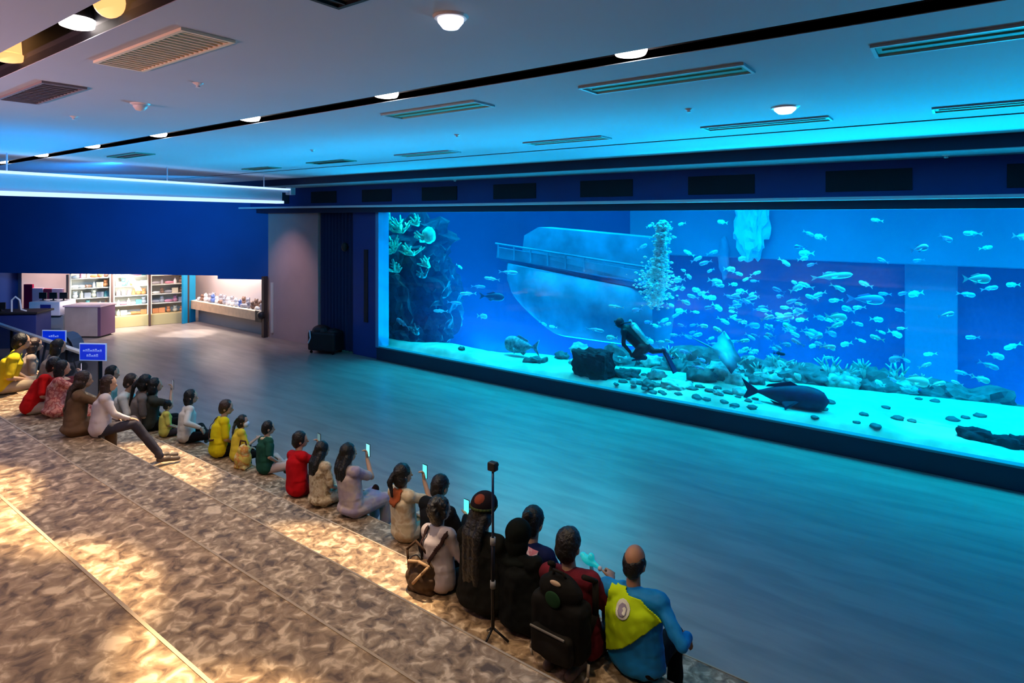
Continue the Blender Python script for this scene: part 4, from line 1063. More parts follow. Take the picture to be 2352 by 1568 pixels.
PM = sit(1312, 1518, Z2, 1298, 1208, -0.02, 'person with black hair wearing the big black rucksack over a maroon top', lean=0.0, W=1.0, shirt=cl('maroon_plaid', (0.13, 0.012, 0.022), 0.4, 9), trousers=cl('charcoal_trousers', (0.03, 0.025, 0.03), 0.2), hair='short', voxel=0.0085, arms=('lap', 'hold'), sleeve=0.5, legs='kneel', shoes=cl('grey_brown_shoe', (0.17, 0.12, 0.10), 0.3))
PU = sit(1447, 1562, Z2, 1452, 1247, 0.02, 'balding person in a bright blue shirt with a lime vest over one shoulder', lean=0.03, W=1.12, shirt=cl('azure_shirt', (0.012, 0.22, 0.58), 0.25, 6, 0.5), trousers=cl('black_cotton', (0.010, 0.010, 0.012)), hair='bald', skin=SKIND, voxel=0.0085, arms=('lap', 'rest'), sleeve=0.95, fold=0.012)
vs_ = PU['s']
drape(PU, 'lime_vest', [(x * vs_, z * vs_) for x, z in ((-0.19, 0.605), (-0.10, 0.615), (-0.03, 0.585), (0.06, 0.585), (0.235, 0.49), (0.10, 0.37), (-0.03, 0.25), (-0.19, 0.15), (-0.215, 0.40))], cl('lime_vest_cloth', (0.50, 0.72, 0.01), 0.12, 4), 0.016, 0.008, 0.006)
def disc(r0, r1, cx, cz, n=20):
    return [(cx + r1 * math.cos(2 * PI * i / n), cz + r1 * math.sin(2 * PI * i / n)) for i in range(n)]
bd = drape(PU, 'badge', disc(0, 0.052, -0.045, 0.505 * vs_), cl('badge_white', (0.72, 0.72, 0.62), 0.03), 0.028, 0.003, 0.004)
drape(PU, 'badge_mark', disc(0, 0.034, -0.045, 0.505 * vs_), cl('badge_grey', (0.30, 0.26, 0.36), 0.1), 0.032, 0.003, 0.004)
drape(PU, 'badge_mark', [(-0.050, 0.512 * vs_), (-0.036, 0.530 * vs_), (-0.018, 0.520 * vs_), (-0.018, 0.48 * vs_), (-0.045, 0.485 * vs_), (-0.04, 0.505 * vs_)], cl('badge_white', (0.72, 0.72, 0.62), 0.03), 0.036, 0.003, 0.003)

# --- things they carry
def bag_backpack(info):
    mw = info['mw']; s = info['s']
    c = mw @ (info['T']((0, -0.20, 0.30)))
    t = empty('rucksack', (c.x + 0.03, c.y - 0.02, Z2 + 0.10), info['root'].rotation_euler.z, 'large black rucksack with a green badge on the back of the maroon top', 'rucksack')
    m = MB(); m.ell((0, -0.02, 0.24), (0.185, 0.11, 0.25)); m.box((-0.17, -0.11, 0.03), (0.17, 0.07, 0.42), 0.05); m.ell((0, -0.02, 0.46), (0.14, 0.085, 0.11))
    link('body', fuse(m, 'rucksack_body', 0.008, 4, 0.006), cl('black_nylon', (0.008, 0.0075, 0.0065), 0.4), t)
    m = MB(); m.box((-0.13, -0.165, 0.05), (0.13, -0.08, 0.24), 0.03); m.ell((0, -0.12, 0.12), (0.14, 0.06, 0.09))
    link('front_pocket', fuse(m, 'rucksack_pocket', 0.008, 3, 0.004), cl('black_nylon_b', (0.014, 0.012, 0.010), 0.4), t)
    MB().box((-0.12, -0.172, 0.235), (0.10, -0.160, 0.247), 0.003).build('zip', cl('zip_grey', (0.20, 0.18, 0.16)), t)
    MB().ell((0.0, -0.115, 0.44), (0.05, 0.012, 0.055)).build('green_badge', cl('dull_green_badge', (0.015, 0.05, 0.02)), t, True)
    MB().ell((0.0, -0.085, 0.535), (0.035, 0.012, 0.018)).build('label_patch', cl('tan_patch', (0.55, 0.38, 0.26)), t, True)
    for k in (-1, 1):
        MB().path([(k * 0.12, 0.06, 0.12), (k * 0.16, 0.10, 0.3), (k * 0.14, 0.14, 0.50), (k * 0.11, 0.05, 0.56)], 0.018).build('shoulder_strap', cl('black_nylon_b', (0.028, 0.024, 0.02)), t, True)
        MB().path([(k * 0.18, -0.03, 0.05), (k * 0.185, -0.05, -0.02), (k * 0.17, -0.06, -0.06)], 0.008).build('hanging_strap', cl('pale_webbing', (0.38, 0.32, 0.26)), t, True)
    t.scale = (1.18, 1.0, 0.94)
    MB().path([(-0.04, -0.03, 0.55), (-0.03, -0.05, 0.60), (0.03, -0.05, 0.60), (0.04, -0.03, 0.55)], 0.009).build('grab_handle', cl('black_nylon_b', (0.028, 0.024, 0.02)), t, True)
bag_backpack(PM)
v = at(960, 1362, Z2)
t = empty('shoulder_bag', (v.x, v.y + 0.05, Z2), 0.15, 'slouched dark brown shoulder bag with a tan trim, behind the grey blouse', 'bag')
m = MB(); m.ell((0, 0, 0.10), (0.15, 0.10, 0.105)); m.ell((0.04, 0, 0.16), (0.10, 0.07, 0.09)); m.ell((-0.07, 0, 0.17), (0.07, 0.05, 0.09)); m.box((-0.12, -0.06, 0), (0.12, 0.06, 0.04), 0.02)
link('body', fuse(m, 'bag_body', 0.007, 2, 0.010, 14), cl('dark_brown_leather', (0.055, 0.032, 0.02), 0.45, 7, 0.5), t)
MB().path([(-0.02, -0.10, 0.10), (0.06, -0.095, 0.19), (0.10, -0.06, 0.24), (0.0, -0.05, 0.25), (-0.10, -0.05, 0.23)], 0.012).build('tan_trim', cl('tan_leather', (0.34, 0.22, 0.13)), t, True)
MB().path([(-0.12, -0.02, 0.18), (-0.135, -0.02, 0.30), (-0.08, 0.02, 0.36), (0.02, 0.03, 0.28)], 0.010).build('strap', cl('dark_brown_strap', (0.04, 0.02, 0.012)), t, True)
v = at(545, 1078, Z1)
t = empty('cloth_bundle', (v.x, v.y + 0.08, Z1), 0.3, 'yellow and orange patterned bag between the child in yellow and the child in green', 'bag')
m = MB(); m.ell((0, 0, 0.12), (0.13, 0.10, 0.13)); m.ell((0.02, 0, 0.24), (0.09, 0.08, 0.08)); m.box((-0.1, -0.08, 0.0), (0.1, 0.08, 0.05), 0.02)
link('body', fuse(m, 'bundle', 0.009, 2, 0.008), patterned('yellow_orange_pattern', (0.78, 0.60, 0.12), (0.75, 0.25, 0.04), 11, (0.80, 0.68, 0.30)), t)
MB().path([(-0.06, 0, 0.26), (-0.04, 0, 0.36), (0.04, 0, 0.36), (0.07, 0, 0.28)], 0.010).build('handle', cl('brown_strap', (0.09, 0.035, 0.02)), t, True)
v = at(838, 1158, Z1)
t = empty('tote_bag', (v.x + 0.05, v.y + 0.10, Z1), 0.2, 'small black bag with a trailing strap beside the lilac dress', 'bag')
m = MB(); m.ell((0, 0, 0.09), (0.07, 0.05, 0.09)); m.ell((0.02, 0, 0.16), (0.045, 0.04, 0.06)); link('body', fuse(m, 'tote', 0.008, 2, 0.004), cl('strap_black', (0.03, 0.015, 0.015)), t)
MB().path([(0.03, 0, 0.15), (0.09, -0.02, 0.10), (0.11, -0.04, 0.014), (0.05, -0.08, 0.012)], 0.010).build('strap', cl('black_cotton', (0.010, 0.010, 0.012)), t, True)
# monopod
v = at(1132, 1474, Z2)
t = empty('camera_monopod', (v.x, v.y, Z2), 0, 'tall thin black monopod with a small camera on top, in front of the headscarf', 'monopod')
MB().tube((0, 0, 0.10), (0, 0, 0.72), 0.013).build('lower_tube', M_blackm, t, True)
MB().tube((0, 0, 0.70), (0, 0, 1.19), 0.009).build('upper_tube', mat('dark_blue_tube', (0.02, 0.05, 0.12), 0.3, 0.5), t, True)
for z in (0.40, 0.70): MB().tube((0, 0, z - 0.025), (0, 0, z + 0.025), 0.019).build('clamp', mat('grey_clamp', (0.25, 0.25, 0.26), 0.4), t, True)
for k in range(3):
    a_ = k * 2 * PI / 3 + 0.5; MB().tube((0, 0, 0.10), (0.11 * math.cos(a_), 0.11 * math.sin(a_), 0.012), 0.008).build('foot', M_blackm, t, True)
m = MB(); m.box((-0.032, -0.025, 1.19), (0.032, 0.025, 1.25), 0.008); m.tube((0, 0.02, 1.22), (0, 0.045, 1.22), 0.018); m.build('camera', M_dark, t)
# cyan bubble toy held between the rucksack wearer and the blue shirt
c = PM['mw'] @ (PM['arm'][1][2]) ; c = Vector((c.x, c.y, c.z))
v = aty(1358, 1290, c.y + 0.12)
t = empty('bubble_toy', v, -0.3, 'translucent cyan toy held up between the rucksack wearer and the bald person', 'toy')
M_cy = mat('cyan_plastic', (0.05, 0.62, 0.68), 0.25, emit=(0.0, 0.5, 0.55), estr=0.35)
m = MB(); m.ell((-0.03, 0, 0.0), (0.075, 0.035, 0.032)); m.ell((0.0, 0, 0.035), (0.028, 0.025, 0.032)); m.ell((-0.085, 0, 0.012), (0.03, 0.024, 0.022)); capsule(m, Vector((0.02, 0, 0)), Vector((0.07, 0, -0.004)), 0.022, 0.016)
link('body', fuse(m, 'toy_body', 0.006, 2), M_cy, t)
MB().ell((0.092, 0, -0.006), (0.018, 0.018, 0.018)).build('white_tip', M_white, t, True)
MB().tube((0, 0, -0.02), (0.01, 0, -0.10), 0.014, 0.016).build('grip', M_white, t, True)

# ------------------------------------------------------------------ inside the tank
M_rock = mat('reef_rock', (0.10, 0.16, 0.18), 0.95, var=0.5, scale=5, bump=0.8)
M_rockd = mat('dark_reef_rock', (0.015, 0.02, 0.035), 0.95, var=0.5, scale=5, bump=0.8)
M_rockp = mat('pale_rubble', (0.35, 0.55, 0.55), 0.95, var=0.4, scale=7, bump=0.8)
M_coral = mat('pale_green_coral', (0.30, 0.75, 0.55), 0.8, var=0.3, scale=10)
M_hull = mat('weathered_teal_hull', (0.03, 0.24, 0.42), 0.9, var=0.35, scale=1.6, bump=0.4)
M_hulld = mat('dark_hull_band', (0.01, 0.08, 0.22), 0.9, var=0.3, scale=2)  # shadow strip below the deck rail put into this darker colour
from mathutils import noise as MN


def rock_mesh(name, r, seed, sub=3, rough=0.35, freq=2.0):
    bm = bmesh.new(); bmesh.ops.create_icosphere(bm, subdivisions=sub, radius=1)
    o = Vector((seed * 3.7, seed * 1.3, seed))
    for v in bm.verts:
        n = v.co.normalized(); k = 1 + rough * MN.noise(n * freq + o) + rough * 0.5 * MN.noise(n * freq * 2.7 + o)
        v.co = Vector((n.x * r[0], n.y * r[1], n.z * r[2])) * k
    me = bpy.data.meshes.new(name); bm.to_mesh(me); bm.free()
    return me


def rock(name, loc, r, m_, label, cat='rock', seed=None, group=None, sub=3, rough=0.35, freq=2.0):
    me = rock_mesh(name, r, seed if seed is not None else rnd.random() * 50, sub, rough, freq)
    o = link(name, me, m_, None, sub < 4); o.location = loc
    return tag(o, label, cat, group)


def on_sand(px, py):
    v = at(px, py, 0.3)
    for _ in range(4):
        yc = crest(v.x)
        if v.y > yc + 0.1:
            v = aty(px, py, yc + 0.45); return Vector((v.x, v.y, v.z))
        v = at(px, py, sand_z(v.x, v.y))
    return v


# reef wall at the left end
for i, (px, py, y, r, lb) in enumerate((
        (900, 700, 12.6, (0.9, 0.7, 1.3), 'dark reef boulder against the left jamb, upper half'),
        (915, 775, 12.5, (0.75, 0.5, 0.55), 'dark reef boulder at the foot of the left reef'),
        (945, 640, 13.2, (1.1, 0.8, 1.1), 'dark reef mass behind the coral at the left end'),
        (985, 745, 13.6, (0.7, 0.6, 0.75), 'dark reef boulder right of the left reef, on the sand'),
        (960, 560, 14.0, (1.2, 0.8, 0.9), 'shadowy reef crag under the green coral'),
        (1010, 690, 14.6, (0.6, 0.8, 1.3), 'slim dark reef pinnacle on the right of the left reef'))):
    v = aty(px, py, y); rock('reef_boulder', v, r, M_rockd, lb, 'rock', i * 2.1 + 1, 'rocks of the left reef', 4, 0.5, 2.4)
for i, (px, py, n, L_) in enumerate(((905, 560, 9, 0.55), (925, 515, 10, 0.55), (950, 570, 8, 0.45), (975, 540, 7, 0.4), (915, 610, 8, 0.4), (895, 505, 8, 0.4), (960, 505, 6, 0.35),
                                     (985, 600, 6, 0.35), (975, 625, 5, 0.3), (900, 650, 5, 0.3), (905, 735, 6, 0.3), (960, 755, 5, 0.35))):
    v = aty(px, py, 12.15 + 0.1 * (i % 4)); rr = random.Random(i + 5); m = MB()
    for b in range(n):
        d_ = Vector((rr.uniform(-1, 1), rr.uniform(-1, 0.2), rr.uniform(-0.1, 1))).normalized()
        p0 = Vector((0, 0, -L_ * 0.4)); p1 = p0 + d_ * L_ * 0.5; p2 = p1 + (d_ + Vector((rr.uniform(-.6, .6), 0, rr.uniform(0, .7)))).normalized() * L_ * 0.45
        capsule(m, p0, p1, 0.05, 0.038, 8); capsule(m, p1, p2, 0.038, 0.02, 8)
        for q_ in range(2):
            p3 = p1 + Vector((rr.uniform(-1, 1), rr.uniform(-1, 1), rr.uniform(0, 1))).normalized() * L_ * 0.3; capsule(m, p1, p3, 0.03, 0.016, 8)
    o = m.build('branching_coral', M_coral if i < 8 else M_rock, None, True); o.location = v
    tag(o, ['bright green branching coral %s', 'thick pale green coral %s', 'spiky coral %s'][i % 3] % ['left of centre in the top left cluster', 'at the top of the left cluster', 'in the middle of the left cluster',
        'right in the upper left cluster', 'low in the top left cluster', 'in the very corner by the jamb', 'highest on the right of the cluster', 'below the round coral head', 'on the right tip of the cluster',
        'half way down the left jamb', 'low beside the left jamb', 'standing on the sand by the left reef'][i], 'coral', 'corals of the left reef')
v = aty(985, 540, 12.5)
rock('coral_head', v, (0.20, 0.18, 0.24), M_coral, 'bright rounded coral head right of the green branching cluster', 'coral', 3, None, 3, 0.15)

# wreck: hull with deck, rail posts and a painted shadow band
hx0 = aty(1165, 660, 15.0).x; hx1 = aty(1475, 640, 15.0).x + 0.6
t = empty('sunken_ship', (hx0, 15.0, 0), 0, 'pale wreck of a ship with a railed deck, bow to the left, behind the diver', 'shipwreck')
Lh = hx1 - hx0
bm = bmesh.new(); rows = []
for i in range(25):
    u = i / 24; x = Lh * u; wd = 0.75 * min(1, (u * 3.0) ** 0.7) + 0.02; top = 2.45 - 0.45 * u
    bot = 1.9 - 1.5 * min(1, (u * 2.6) ** 0.6)
    row = []
    for j in range(9):
        a_ = PI * j / 8; yy = -math.cos(a_) * wd * (1 if abs(math.cos(a_)) > 0.99 else 1); zz = top - (top - bot) * math.sin(a_) ** 0.7
        row.append(bm.verts.new((x, yy, zz)))
    rows.append(row)
for a, b in zip(rows, rows[1:]):
    for j in range(8): bm.faces.new((a[j], b[j], b[j + 1], a[j + 1]))
    bm.faces.new((a[8], b[8], b[0], a[0]))
me = bpy.data.meshes.new('hull'); bmesh.ops.recalc_face_normals(bm, faces=bm.faces[:]); bm.to_mesh(me); bm.free()
link('hull', me, M_hull, t, True)
m = MB(); m.prism([(-0.35, -0.10, 2.62), (Lh, -0.86, 2.13), (Lh, -0.86, 2.02), (-0.1, -0.10, 2.48)], (0, 1.2, 0)); m.build('deck_edge', M_hulld, t)
m = MB(); m.prism([(0.1, -0.62, 2.95), (Lh, -0.80, 2.47), (Lh, -0.80, 2.19), (0.0, -0.55, 2.62)], (0, 0.05, 0)); m.build('bulwark', M_hull, t)
for i in range(9):
    x = 0.2 + i * (Lh - 0.4) / 8; z = 2.93 - 0.5 * x / Lh
    MB().tube((x, -0.72, z - 0.25), (x, -0.72, z + 0.14), 0.025).build('rail_post', M_hull, t)
MB().tube((0.1, -0.72, 3.06), (Lh, -0.72, 2.57), 0.028).build('rail', M_hull, t)
m = MB(); m.prism([(0.75, -0.3, 2.6), (Lh, -0.3, 2.45), (Lh, -0.3, 3.3), (1.35, -0.3, 3.55), (0.85, -0.3, 3.3)], (0, 0.7, 0)); m.build('cabin', M_hull, t)

# overhanging ledge, pale panel and column of light on the backdrop
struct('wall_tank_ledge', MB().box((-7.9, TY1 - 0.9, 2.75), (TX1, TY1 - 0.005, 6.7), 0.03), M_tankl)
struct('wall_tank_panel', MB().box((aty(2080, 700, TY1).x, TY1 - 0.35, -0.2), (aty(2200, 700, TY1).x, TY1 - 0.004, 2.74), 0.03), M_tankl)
v = aty(1725, 560, 16.5)
rock('pale_spire', v + Vector((0, 0, 0.6)), (0.42, 0.3, 1.0), mat('bright_cyan_spire', (0.15, 0.75, 0.95), 0.9), 'bright cyan hanging crag right of the bubbles near the surface', 'rock', 8, None, 4, 0.4, 2.5)  # light column given solid form and a bright cyan colour
v = aty(1663, 590, 16.55)
rock('pale_spire', v, (0.14, 0.12, 0.55), M_tankl, 'slim pale pointed crag left of the bright hanging crag', 'rock', 12, None, 3, 0.3)

# rocks and rubble standing on the sand
def block_rock(px, py, sx, sy, sz, label, m_, seed, name='rock'):
    v = on_sand(px, py); bm = bmesh.new(); bmesh.ops.create_cube(bm, size=1)
    bmesh.ops.subdivide_edges(bm, edges=bm.edges[:], cuts=9, use_grid_fill=True)
    o_ = Vector((seed, seed * 2, 0))
    for q_ in bm.verts:
        n = q_.co.normalized(); q_.co = q_.co.lerp(n * 0.62, 0.35)
        q_.co = Vector((q_.co.x * sx, q_.co.y * sy, q_.co.z * sz)); q_.co += n * 0.10 * MN.noise(q_.co * 4.5 + o_) + n * 0.06 * MN.noise(q_.co * 11 + o_)
    me = bpy.data.meshes.new(name); bm.to_mesh(me); bm.free()
    o = link(name, me, m_); o.location = v + Vector((0, sy * 0.4, sz * 0.38)); tag(o, label, 'rock'); return o
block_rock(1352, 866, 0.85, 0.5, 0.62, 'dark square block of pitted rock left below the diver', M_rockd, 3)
block_rock(2235, 1008, 0.42, 0.3, 0.16, 'long dark low rock at the lower right, left piece', M_rockd, 7)
block_rock(2300, 1024, 0.40, 0.26, 0.13, 'long dark low rock at the lower right, middle piece', M_rockd, 9)
block_rock(2365, 1036, 0.40, 0.26, 0.13, 'long dark low rock at the lower right, cut by the edge', M_rockd, 10)
block_rock(1432, 868, 0.5, 0.4, 0.16, 'flat grey rock between the dark block and the diver', M_rock, 14)
block_rock(1545, 893, 0.55, 0.35, 0.13, 'flat pale rock below the fin of the diver', M_rockp, 16)
block_rock(1225, 833, 0.45, 0.25, 0.11, 'small dark flat rock under the big spotted fish', M_rock, 18)
for i, (x, r) in enumerate(((-6.9, (0.9, 0.6, 0.5)), (-5.0, (1.0, 0.6, 0.7)), (-3.2, (1.1, 0.7, 0.6)), (-1.6, (1.0, 0.6, 0.55)), (0.2, (0.9, 0.6, 0.45)))):
    rock('reef_mound', (x, crest(x) + 0.75, 0.0), r, M_rock, 'broad reef mound behind the rubble, %s' % ['behind the dark block of rock', 'under the pale ray', 'behind the big dark fish', 'right of the big dark fish', 'furthest right'][i],
         'rock', i * 3.1, 'reef mounds', 4, 0.5, 2.2)
k_ = 0
words = ['knobbly', 'flat', 'rounded', 'jagged', 'low']
for (px, py, r_) in ((1290, 822, .18), (1320, 835, .14), (1460, 880, .12), (1490, 888, .15), (1510, 868, .2), (1580, 905, .12), (1610, 872, .3), (1650, 868, .36), (1690, 880, .26), (1735, 880, .2), (1775, 868, .3),
                     (1820, 872, .28), (1865, 876, .34), (1905, 878, .26), (1945, 885, .3), (1990, 890, .24), (2030, 893, .22), (2075, 898, .26), (1560, 850, .3), (1500, 838, .26), (1430, 838, .22), (1380, 826, .24), (1700, 905, .14),
                     (1330, 806, .25), (1060, 803, .10), (1650, 905, .10), (1740, 932, .09)):
    v = on_sand(px, py)
    rock('rock', v + Vector((0, 0, r_ * 0.25)), (r_, r_ * 0.8, r_ * 0.62), M_rockp if k_ % 3 else M_rock, '%s %s rock on the sand, number %d from the left jamb' % (words[k_ % 5], 'pale' if k_ % 3 else 'grey', 1 + sum(1 for q_ in (1290, 1320, 1460, 1490, 1510, 1580, 1610, 1650, 1690, 1735, 1775, 1820, 1865, 1905, 1945, 1990, 2030, 2075, 1560, 1500, 1430, 1380, 1700, 1330, 1060, 1650, 1740) if q_ < px)),
         'rock', k_ * 1.7, 'rocks on the tank floor', 3, 0.55, 2.6); k_ += 1
for i, (px, py) in enumerate(((1968, 971), (1984, 953), (2062, 962), (2035, 937), (2011, 980), (2110, 917), (2148, 922), (2187, 965), (2217, 960), (2250, 956), (1871, 959), (1892, 941), (1905, 925), (2095, 968), (1500, 902), (1525, 905), (1555, 898), (1600, 915), (1480, 893), (1535, 885)) + tuple((px_, int(797 + 0.185 * (px_ - 870) - 14 - 36 * ((k_ * 0.618) % 1))) for k_, px_ in enumerate(range(1415, 1740, 8)))):
    v = on_sand(px, py); r_ = 0.05 + 0.03 * ((i * 7) % 5) / 4
    rock('pebble', v + Vector((0, 0, r_ * 0.2)), (r_ * 1.3, r_, r_ * 0.6), M_rock, 'small dark pebble on bright sand', 'pebble', i * 1.1, 'pebbles on the bright sand', 2, 0.4)
# upright corals among the rubble
for i, (px, py, L_) in enumerate(((1905, 862, .45), (1790, 850, .4), (1830, 860, .3), (1985, 868, .4), (2060, 875, .4), (1535, 832, .4), (1565, 838, .3), (1690, 850, .35), (1945, 872, .35), (2120, 885, .25), (1610, 860, .3), (1740, 862, .3))):
    v = on_sand(px, py); rr = random.Random(i + 70); m = MB()
    for b in range(7):
        d_ = Vector((rr.uniform(-0.8, 0.8), rr.uniform(-0.5, 0.5), 1)).normalized(); p1 = d_ * L_ * 0.55
        capsule(m, Vector((0, 0, -0.02)), p1, 0.032, 0.022, 8); capsule(m, p1, p1 + (d_ + Vector((rr.uniform(-.8, .8), 0, 0))).normalized() * L_ * 0.45, 0.022, 0.012, 8)
    o = m.build('branching_coral', M_rockp, None, True); o.location = v
    tag(o, 'pale upright branching coral in the rubble, number %d counted from the diver' % (1 + sum(1 for q_ in (1905, 1790, 1830, 1985, 2060, 1535, 1565, 1690, 1945, 2120, 1610, 1740) if q_ < px)), 'coral', 'upright corals in the rubble')

# fish
def fish_mesh(name, L, h, w_, tail=0.28, dorsal=0.22, m_=None):
    """Head towards +x."""
    bm = bmesh.new(); n = 14; seg = 12; rings = []
    for i in range(n + 1):
        u = i / n; x = L * (0.5 - u * (1 - tail * 0.6))
        k = math.sin(PI * min(1, u * 1.0) ** 0.62) ** 0.75 if 0 < u < 1 else 0.02
        k = max(k, 0.12 if u > 0.5 else 0.02)
        rings.append([bm.verts.new((x, w_ / 2 * k * math.cos(2 * PI * j / seg), h / 2 * k * math.sin(2 * PI * j / seg))) for j in range(seg)])
    for a, b in zip(rings, rings[1:]):
        for j in range(seg): bm.faces.new((a[j], b[j], b[(j + 1) % seg], a[(j + 1) % seg]))
    bm.faces.new(rings[0]); bm.faces.new(rings[-1][::-1])
    def fin(pts, t_=0.012):
        t_ = max(t_ * L, 0.003)
        lo = [bm.verts.new((p_[0], -t_ / 2, p_[1])) for p_ in pts]; hi = [bm.verts.new((p_[0], t_ / 2, p_[1])) for p_ in pts]
        bm.faces.new(lo); bm.faces.new(hi[::-1])
        for i in range(len(pts)): bm.faces.new((lo[i], hi[i], hi[(i + 1) % len(pts)], lo[(i + 1) % len(pts)]))
    xt = L * (0.5 - (1 - tail * 0.6)) + 0.02 * L
    fin([(xt, 0.04 * h), (xt - tail * L * 0.9, 0.48 * h), (xt - tail * L * 0.6, 0.0), (xt - tail * L * 0.9, -0.48 * h), (xt, -0.04 * h)])
    fin([(0.18 * L, 0.42 * h), (0.05 * L, (0.42 + dorsal) * h), (-0.22 * L, (0.25 + dorsal * 0.6) * h), (-0.25 * L, 0.25 * h)])
    fin([(0.02 * L, -0.42 * h), (-0.08 * L, -(0.42 + dorsal * 0.8) * h), (-0.20 * L, -0.28 * h)])
    for sgn in (-1, 1):
        b = [(0.16 * L, sgn * w_ * 0.42, -0.08 * h), (0.02 * L, sgn * w_ * 1.0, -0.30 * h), (-0.02 * L, sgn * w_ * 0.85, -0.12 * h)]
        bm.faces.new([bm.verts.new(q_) for q_ in b])
    bmesh.ops.recalc_face_normals(bm, faces=bm.faces[:])
    me = bpy.data.meshes.new(name); bm.to_mesh(me); bm.free()
    for p_ in me.polygons: p_.use_smooth = len(p_.vertices) == 4 and p_.index < n * seg
    if m_: me.materials.append(m_)
    return me
FM = [mat('silver_fish', (0.62, 0.85, 0.95), 0.35), mat('blue_silver_fish', (0.30, 0.60, 0.95), 0.4), mat('cyan_fish', (0.35, 0.95, 0.95), 0.4), mat('dusky_fish', (0.04, 0.06, 0.12), 0.6), mat('mid_blue_fish', (0.12, 0.42, 0.85), 0.5)]
FW_ = ['silver', 'pale blue', 'cyan', 'dusky', 'blue']
base_f = {}
def fish(px, py, y, L_, kind, mi, ang, name='fish', label=None, group=None, flip=1, yaw=None):
    key = (kind, mi)
    if key not in base_f:
        if kind == 'oval': base_f[key] = fish_mesh('fish', 1, 0.42, 0.16, m_=FM[mi])
        elif kind == 'slim': base_f[key] = fish_mesh('fish', 1, 0.17, 0.10, 0.2, 0.3, m_=FM[mi])
        else: base_f[key] = fish_mesh('fish', 1, 0.30, 0.15, m_=FM[mi])
    o = bpy.data.objects.new(name, base_f[key]); COL.objects.link(o)
    o.location = aty(px, py, y); o.scale = (L_, L_, L_)
    o.rotation_euler = (0, -ang, (0 if flip > 0 else PI) + (rnd.uniform(-0.5, 0.5) if yaw is None else yaw))
    tag(o, label, 'fish', group)
    return o
def P8(l, ox, oy, sc): return [(ox + a / sc, oy + b / sc) for a, b in l]
slim = [(1168, 625, 47), (1129, 640, 40), (1099, 658, 38), (1074, 674, 45), (1044, 695, 40), (1011, 714, 42), (1367, 757, 38), (1415, 704, 32)]
for i, (px, py, ln) in enumerate(slim):
    fish(px, py, 12.9, ln / 1393 * 15.5 * 1.1, 'slim', 0 if i % 2 else 1, rnd.uniform(-0.1, 0.1), 'fish',
         'slender silvery fish, %s' % ['topmost of the slanting row left of the wreck', 'second in the slanting row left of the wreck', 'third in the slanting row left of the wreck', 'fourth in the slanting row left of the wreck',
          'fifth in the slanting row left of the wreck', 'lowest of the slanting row left of the wreck', 'level left of the head of the diver', 'just above the head of the diver'][i], 'slender silvery fish', flip=-1 if i % 2 else 1, yaw=0.1)
fish(1131, 681, 13.0, 0.72, 'mid', 3, 0.0, label='dark fish swimming among the slender silvery row', yaw=0.2)
fish(1108, 726, 12.8, 0.32, 'oval', 2, 0.0, label='single bright cyan fish under the dark fish on the left', yaw=0.1)
fish(1790, 812, 12.8, 0.22, 'mid', 3, 0.0, label='small dark fish with a pale belly right of the pale ray', yaw=0.1)
spots_f = P8([(210, 240), (305, 270), (135, 355), (235, 500), (830, 465), (1130, 465), (1140, 365), (1360, 280), (1580, 240), (1695, 360), (1530, 750), (1920, 670), (685, 665), (455, 695), (1005, 740), (1105, 745),
              (435, 800), (540, 875), (630, 860), (975, 885), (1360, 920), (620, 995), (780, 960), (990, 1035), (815, 1065), (780, 1115), (935, 1080), (235, 1060), (275, 1110), (1225, 1250), (1185, 1345), (1020, 1300),
              (1780, 1265), (1720, 1345), (1655, 1460), (1915, 1185), (1580, 1110), (910, 1460), (380, 1280), (805, 1490), (1290, 1500), (370, 1190), (250, 1180), (945, 1290), (1500, 1410), (1450, 1490), (780, 130), (2000, 270), (1725, 700)], 1800, 470, 3.647)
spots_f += [(1463, 711), (1389, 730), (1475, 567), (1582, 581), (1632, 621), (1560, 643), (1556, 661), (1602, 667), (1577, 691), (1629, 706), (1673, 680), (1722, 685), (1703, 669), (1788, 666), (1791, 680), (1829, 662),
            (1851, 655), (1794, 724), (1813, 728), (1838, 717), (1813, 754), (1614, 748), (1503, 747), (1566, 747), (1578, 772), (1706, 593), (1695, 628), (1733, 645), (1566, 514), (1492, 519), (1659, 510), (1838, 567),
            (1248, 743), (1270, 750), (1040, 636), (1405, 775), (1055, 612), (1500, 690), (1512, 700), (1540, 700), (1600, 595), (1620, 603), (1650, 655), (1700, 690), (1710, 805), (1640, 790), (1470, 775)]
for _ in range(115):
    while True:
        px = rnd.gauss(1720, 150); py = rnd.gauss(735, 62)
        if 1470 < px < 2200 and 560 < py < 870: break
    spots_f.append((px, py))
for i, (px, py) in enumerate(spots_f):
    mi = rnd.choice([0, 1, 1, 2, 2, 4]); zone = 'right of the school' if px > 2050 else 'in the school behind the bubbles' if px > 1480 else 'near the wreck'
    hgt = 'high up' if py < 600 else 'at mid depth' if py < 740 else 'low over the rubble'
    fish(px, py, rnd.uniform(12.6, 14.6), rnd.uniform(0.17, 0.30), rnd.choice(['oval', 'mid', 'mid']), mi, rnd.uniform(-0.5, 0.5), 'fish',
         'small %s fish %s, %s' % (FW_[mi], zone, hgt), 'small reef fish', flip=rnd.choice([-1, 1]))
fish(2245, 640, 12.6, 0.36, 'oval', 2, 0.05, label='brightest pale fish, upper right against the deep blue', yaw=0.1)
fish(1581, 634, 12.8, 0.22, 'oval', 2, -0.4, label='bright cyan fish right beside the bubble column')
fish(1921, 728, 12.8, 0.36, 'oval', 2, 0.0, label='bright cyan fish at the right side of the school', yaw=0.1)
fish(1990, 687, 13.2, 0.6, 'mid', 4, 0.0, label='long blue fish above the bright one right of the school', yaw=0.2)
